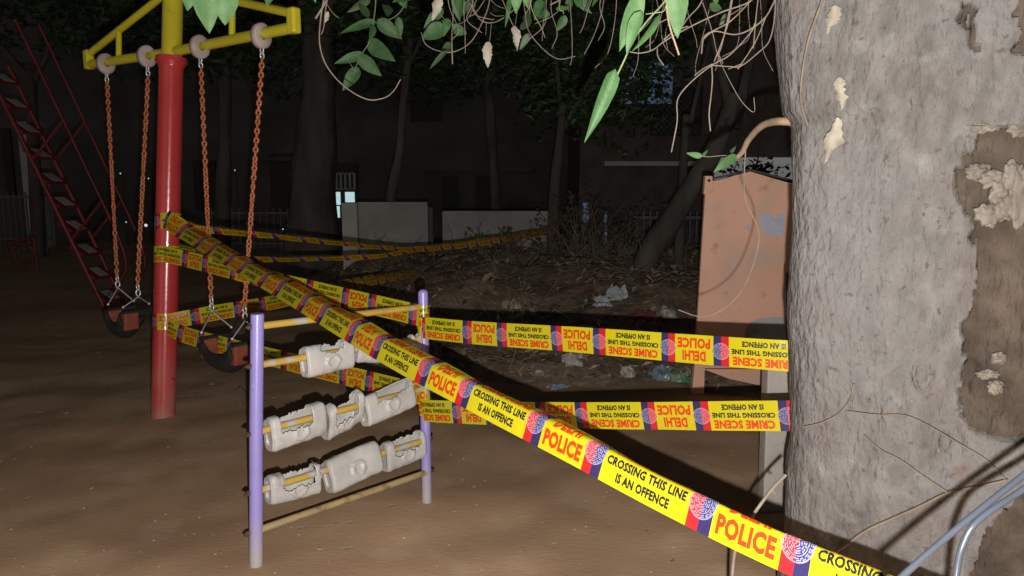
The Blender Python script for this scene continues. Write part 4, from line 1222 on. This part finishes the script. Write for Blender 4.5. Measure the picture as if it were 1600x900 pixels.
# red ring rider further left
rb = G(40, 430)
rr_ = thing('ring_rider', 'dull red play bar with a hanging ring at the left edge', 'play equipment', rb)
c = on_y(38, 396, rb.y)
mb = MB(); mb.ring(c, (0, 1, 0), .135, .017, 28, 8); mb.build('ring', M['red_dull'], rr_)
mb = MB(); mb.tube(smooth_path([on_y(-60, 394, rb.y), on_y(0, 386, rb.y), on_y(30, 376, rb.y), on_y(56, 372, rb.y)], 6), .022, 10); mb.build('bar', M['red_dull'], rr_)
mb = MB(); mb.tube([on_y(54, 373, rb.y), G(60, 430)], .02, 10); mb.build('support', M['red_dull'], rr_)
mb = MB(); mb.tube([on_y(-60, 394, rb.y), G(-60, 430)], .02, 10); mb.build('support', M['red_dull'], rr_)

# ------------------------------------------------------------------ low grey walls, far trunks, fence
def wall(label, x0, x1, ytop, Y, th=.18, cap=None, m_='concrete'):
    a, b = on_y(x0, ytop, Y), on_y(x1, ytop, Y)
    root = thing('low_wall', label, 'wall', (a.x, Y, 0), 'low grey walls behind the mound')
    mb = MB(); mb.box(((a.x + b.x) / 2, Y + th / 2, a.z / 2 - .05), (b.x - a.x, th, a.z + .1)); mb.build('panel', M[m_], root)
    return root, a, b
w1, a, b = wall('low grey concrete wall with pale left end, behind the upper tapes', 559, 668, 320, 8.9)
mb = MB(); p, q = on_y(535, 317, 8.9), on_y(559, 317, 8.9); mb.box(((p.x + q.x) / 2, 8.97, p.z / 2 - .05), (q.x - p.x - .004, .26, p.z + .1)); mb.build('end_pillar', M['concrete_light'], w1)
mb = MB(); p, q = on_y(668, 324, 8.9), on_y(676, 324, 8.9); mb.box(((p.x + q.x) / 2 + .003, 8.96, p.z / 2 - .05), (q.x - p.x - .01, .12, p.z + .1)); mb.build('gate_post', M['barkfar'], w1)
mb = MB(); mb.box(((a.x + b.x) / 2, 8.99, a.z + .017), (b.x - a.x - .01, .24, .03)); mb.build('coping', M['concrete'], w1)
w2, a, b = wall('longer low grey concrete wall right of the gap, partly behind the mound', 691, 862, 334, 9.1)
mb = MB(); mb.box(((a.x + b.x) / 2, 9.19, a.z + .017), (b.x - a.x - .01, .24, .03)); mb.build('coping', M['concrete'], w2)
sk = G(684, 460); 
mb = MB(); mb.tube([Vector((on_y(684, 410, 7.85).x, 7.85, -.1)), on_y(684, 404, 7.85)], .022, 8)
tag(mb.build('stake', M['barkfar'], loc=(sk.x, 7.85, 0)), 'thin wooden stake holding the tape between the grey walls', 'stake')
def far_tree(label, pts, r0, r1, Y, crowns, n, size=.13, seed=0, name='background_tree'):
    base = on_y(*pts[0], Y)
    root = thing(name, label, 'tree', (base.x, Y, 0), 'dark trees behind the playground')
    path = [on_y(x, y, Y + .05 * i) for i, (x, y) in enumerate(pts)]
    path[0].z = min(path[0].z, -.1)
    sp_ = smooth_path(path, 6)
    mb = MB()
    vs0 = len(mb.v)
    mb.tube(sp_, [r0, r1], 16)
    for i in range(len(mb.v)):
        v = mb.v[i]
        k = .5 * noise.noise(Vector((v.x * 6, v.y * 6, v.z * 1.5))) * r0 * .35
        mb.v[i] = v + Vector((k, k * .4, 0))
    tip = sp_[-1]
    rg_ = random.Random(seed)
    for c, rad in crowns:
        c = Vector(c)
        mb.tube(smooth_path([tip - Vector((0, 0, .3)), tip.lerp(c, .5) + Vector((0, 0, -.1)), c], 4), [r1 * .7, .02], 7)
    mb.build('trunk', M['barkfar'], root)
    mb = MB()
    for c, rad in crowns: leaf_cloud(mb, c, rad, n, size, rg_, .35)
    if mb.f: mb.build('crown', M['leafdark'], root)
    return root
far_tree('thick pale tree trunk left of the lit doorway', [(487, 430), (488, 350), (491, 280), (495, 220), (500, 120), (500, 30)], .40, .17, 10.2, [((-3.2, 10.4, 4.6), (1.5, 1.2, 1.0)), ((-2.0, 10.6, 5.0), (1.3, 1.2, .9))], 1200, .15, 31)
far_tree('slender slanting trunk rising behind the left grey wall', [(598, 400), (610, 318), (624, 240), (630, 170), (640, 60)], .075, .04, 9.6, [((-1.6, 9.8, 3.5), (1.1, .9, .9)), ((-.6, 10.0, 4.1), (1.2, .9, .8))], 1300, .14, 32)
far_tree('thin bushy tree where the sagging tape ends', [(868, 450), (864, 380), (866, 310), (872, 240), (880, 160)], .085, .04, 8.3, [((.95, 8.6, 2.35), (.95, .7, .75)), ((.45, 8.9, 3.2), (1.1, .8, .8)), ((1.35, 8.6, 3.2), (.9, .8, .8))], 1500, .10, 33)
far_tree('dark leaning trunk left of the orange cabinet', [(978, 455), (1010, 405), (1050, 345), (1085, 285), (1118, 230), (1150, 150)], .125, .08, 6.9, [((2.6, 7.4, 3.9), (1.1, 1.0, .8)), ((1.7, 7.6, 3.6), (.9, .8, .6))], 900, .12, 34)
far_tree('thin upright trunk close behind the leaning one', [(1058, 450), (1060, 400), (1063, 350), (1066, 300), (1072, 180)], .055, .04, 7.4, [((2.2, 8.0, 3.3), (.8, .7, .6))], 500, .11, 35)
far_tree('leafy dark tree high behind the swing frame', [(345, 420), (348, 340), (350, 260), (352, 180), (350, 60)], .13, .08, 11.2, [((-5.2, 11.2, 3.9), (1.7, 1.2, 1.2)), ((-3.7, 11.4, 3.5), (1.4, 1.1, 1.0))], 1500, .16, 36)
far_tree('dark tree above the red slide ladder', [(60, 420), (58, 330), (52, 230), (50, 100)], .12, .08, 12.6, [((-9.2, 12.4, 4.4), (1.9, 1.3, 1.3)), ((-7.0, 12.6, 4.3), (1.6, 1.3, 1.0))], 1300, .17, 37)
far_tree('dark tree overhanging between the walls and the grille window', [(780, 430), (776, 330), (770, 240), (760, 100)], .10, .07, 11.4, [((.2, 11.4, 3.5), (1.4, 1.0, 1.0)), ((-1.2, 11.6, 3.2), (1.3, 1.0, .8)), ((1.7, 11.2, 3.7), (1.2, .9, .8))], 1300, .14, 38)
# scrubby dry bush behind the mound
rg = random.Random(77)
for lab, px, Y, hgt, n in (('dry twiggy shrub behind the mound in front of the bushy tree', 905, 8.0, .75, 45), ('low twiggy scrub at the foot of the right grey wall', 790, 7.4, .35, 30), ('tall dry scrub left of the leaning trunk', 955, 8.2, .6, 40)):
    c = on_y(px, 440, Y); c.z = heap_h(c.x, Y) - .03
    root = thing('dry_shrub', lab, 'shrub', c, 'dry shrubs behind the mound')
    mb = MB(); mf = MB()
    for i in range(n):
        a, sp_ = rg.uniform(0, 6.28), rg.uniform(.05, .55)
        h_ = hgt * rg.uniform(.4, 1)
        b_ = c + Vector((rg.uniform(-.2, .2), rg.uniform(-.15, .15), 0))
        t_ = b_ + Vector((math.cos(a) * sp_, math.sin(a) * sp_ * .6, h_))
        mb.tube([b_, b_.lerp(t_, .5) + Vector((rg.uniform(-.06, .06), 0, .05)), t_], [.006, .002], 4, 0, False)
        leaf_cloud(mf, t_, (.09, .09, .12), 9, .05, rg, .1)
    mb.build('stems', M['deadtwig'], root); mf.build('foliage', M['litter3'], root)
# ------------------------------------------------------------------ buildings far behind
def rect(mb, x0, y0, x1, y1, Y, th=.06, mi=0):
    a, b = on_y(x0, y0, Y), on_y(x1, y1, Y)
    mb.box(((a.x + b.x) / 2, Y + th / 2, (a.z + b.z) / 2), (abs(b.x - a.x), th, abs(a.z - b.z)), None, mi)
YB = 15.5
bl = thing('dark_house', 'dark plastered house behind the trees with a lit doorway', 'house', (-4, YB, 0))
mb = MB(); mb.box((-3.6, YB + 3, 4), (19.6, 6, 8.2)); mb.build('wall', M['building'], bl)
mb = MB(); rect(mb, 513, 255, 562, 410, YB - .05); mb.build('doorway', M['darkopen'], bl)
for r_ in ((519, 300, 532, 320), (525, 322, 531, 340), (539, 300, 554, 316)):
    mb = MB(); rect(mb, *r_, YB - .08, .02); mb.build('lit_pane', M['window'], bl)
mb = MB(); rect(mb, 517, 270, 556, 296, YB - .09, .03); w_ = mb.build('window', M['concrete'], bl)
for k in range(5):
    mb = MB(); rect(mb, 520 + k * 7, 272, 524 + k * 7, 294, YB - .095, .02); mb.build('pane', M['darkopen'], w_)
mb = MB(); rect(mb, 420, 240, 466, 330, YB - .05); mb.build('window', M['darkopen'], bl)
mb = MB(); rect(mb, 455, 267, 466, 282, YB - .08, .02); mb.build('lit_pane', M['window'], bl)
mb = MB(); rect(mb, 400, 246, 470, 251, YB - .35, .3); mb.build('ledge', M['building'], bl)
mb = MB(); rect(mb, 660, 262, 830, 268, YB - .35, .3); mb.build('ledge', M['building'], bl)
for r_ in ((690, 275, 716, 330), (742, 275, 770, 330), (640, 120, 690, 190), (300, 250, 340, 330)):
    mb = MB(); rect(mb, *r_, YB - .05); mb.build('window', M['darkopen'], bl)
mb = MB(); rect(mb, 0, 200, 24, 306, YB - .05); mb.build('window', M['darkopen'], bl)
YH = 12.8
hs = thing('brick_house', 'dim brick house right of centre with diamond mesh window and pale ledge', 'house', (4, YH, 0))
x0, x1 = on_y(905, 300, YH).x, on_y(1500, 300, YH).x
mb = MB(); mb.box(((x0 + x1) / 2, YH + 2, 3.6), (x1 - x0, 4, 7.4)); mb.build('wall', M['brickwall'], hs)
mb = MB(); rect(mb, 945, 252, 1098, 259, YH - .4, .38); mb.build('ledge', M['concrete_light'], hs)
mb = MB(); rect(mb, 1018, 136, 1096, 212, YH - .05, .04); mb.build('window', M['darkopen'], hs)
gm = MB()
for k in range(-9, 13):
    for s_ in (1, -1):
        xa, ya, xb, yb = 1020 + k * 9, 140, 1020 + k * 9 + s_ * 70, 210
        # clip to the opening
        pts = []
        for t in [i / 40 for i in range(41)]:
            x = xa + (xb - xa) * t
            if 1021 <= x <= 1093: pts.append((x, ya + (yb - ya) * t))
        if len(pts) > 1:
            gm.tube([on_y(*pts[0], YH - .1), on_y(*pts[-1], YH - .1)], .007, 4, 0, False)
gm.build('mesh_grille', M['wire'], hs)
mb = MB(); rect(mb, 972, 96, 1050, 162, YH - .06, .03); mb.build('blue_wall_glow', M['blueglow'], hs)  # added glowing sheet standing in for bluish-lit wall, not a real window
mb = MB(); rect(mb, 1008, 92, 1012, 166, YH - .1, .04); mb.build('upright_bar', M['iron'], hs)
for r_ in ((911, 317, 920, 347), (945, 330, 948, 382), (986, 390, 998, 412)):
    mb = MB(); rect(mb, *r_, YH - .06, .03); mb.build('lit_slit', M['blueglow'], hs)
mb = MB(); rect(mb, 1118, 246, 1240, 292, YH - .06, .03); mb.build('glowing_wall', M['wallglow'], hs)  # lit stretch of pale wall, its brightness put in as emission
# leaves silhouetted in front of the glowing wall patches
rg = random.Random(9)
for lab, c, rad, n in (('dark leafy vine hanging before the glowing blue wall patch', on_y(1005, 135, YH - .8), (.75, .2, .5), 330), ('dark leafy vine above the orange cabinet', on_y(1180, 268, YH - 1.2), (.62, .2, .22), 210)):
    root = thing('hanging_vine', lab, 'vine', c)
    mb = MB(); leaf_cloud(mb, c, rad, n, .11, rg, .05); mb.build('foliage', M['leafdark'], root)
    mb = MB(); mb.tube(smooth_path([c + Vector((.2, 0, 2.2)), c + Vector((.1, 0, 1)), c, c - Vector((.2, 0, .3))], 6), .012, 6); mb.build('stem', M['barkfar'], root)
# iron fence between leaning trunk and cabinet, and at far left
def fence(label, x0, x1, yt, Y, n, extra=True):
    a, b = on_y(x0, yt, Y), on_y(x1, yt, Y)
    root = thing('iron_fence', label, 'fence', (a.x, Y, 0))
    for k in range(n):
        x = a.x + (b.x - a.x) * k / (n - 1)
        mb = MB(); mb.box((x, Y, a.z / 2), (.02, .02, a.z)); mb.build('picket', M['wire'], root)
    for z in (a.z - .08, .25):
        mb = MB(); mb.box(((a.x + b.x) / 2, Y - .02, z), (b.x - a.x, .015, .035)); mb.build('rail', M['wire'], root)
    return root
fence('thin iron fence between the leaning trunk and the orange cabinet', 985, 1120, 330, 9.6, 14)
fence('iron fence at the far left behind the red ladder', -60, 75, 300, 13.2, 16)
fence('iron fence in the dark behind the swing chains', 330, 470, 325, 12.2, 14)
far = thing('pale_block', 'brownish rendered wall at the far left behind the ladder', 'wall', (-13, 14.4, 0))
mb = MB(); rect(mb, 26, 190, 76, 420, 14.4, .3); mb.build('panel', M['concrete_light'], far)
# distant lamps
for i, (px, py, s_) in enumerate(((228, 352, .03), (197, 347, .012), (188, 271, .012), (232, 279, .011), (442, 358, .012), (367, 266, .011))):
    c = on_y(px, py, 14.8)
    root = thing('distant_lamp', ('small bluish lamp in the dark between right chain of left swing and red pole', 'faint speck of light between the two chains of the left swing, low', 'faint speck of light between the left swing chains, higher one',
            'faint speck of light close beside the red pole, upper one', 'faint speck of light just above the sagging tape right of the right chains', 'faint speck of light between the two chains of the right swing')[i], 'lamp', c, 'far points of light')
    mb = MB(); mb.blob(c, s_, i, .1, 10, 8); mb.build('bulb', M['lampglow'], root)
    mb = MB(); mb.tube([c + Vector((0, .05, .02)), Vector((c.x, c.y + .05, -.05))], .02, 6); mb.build('lamp_post', M['iron'], root)
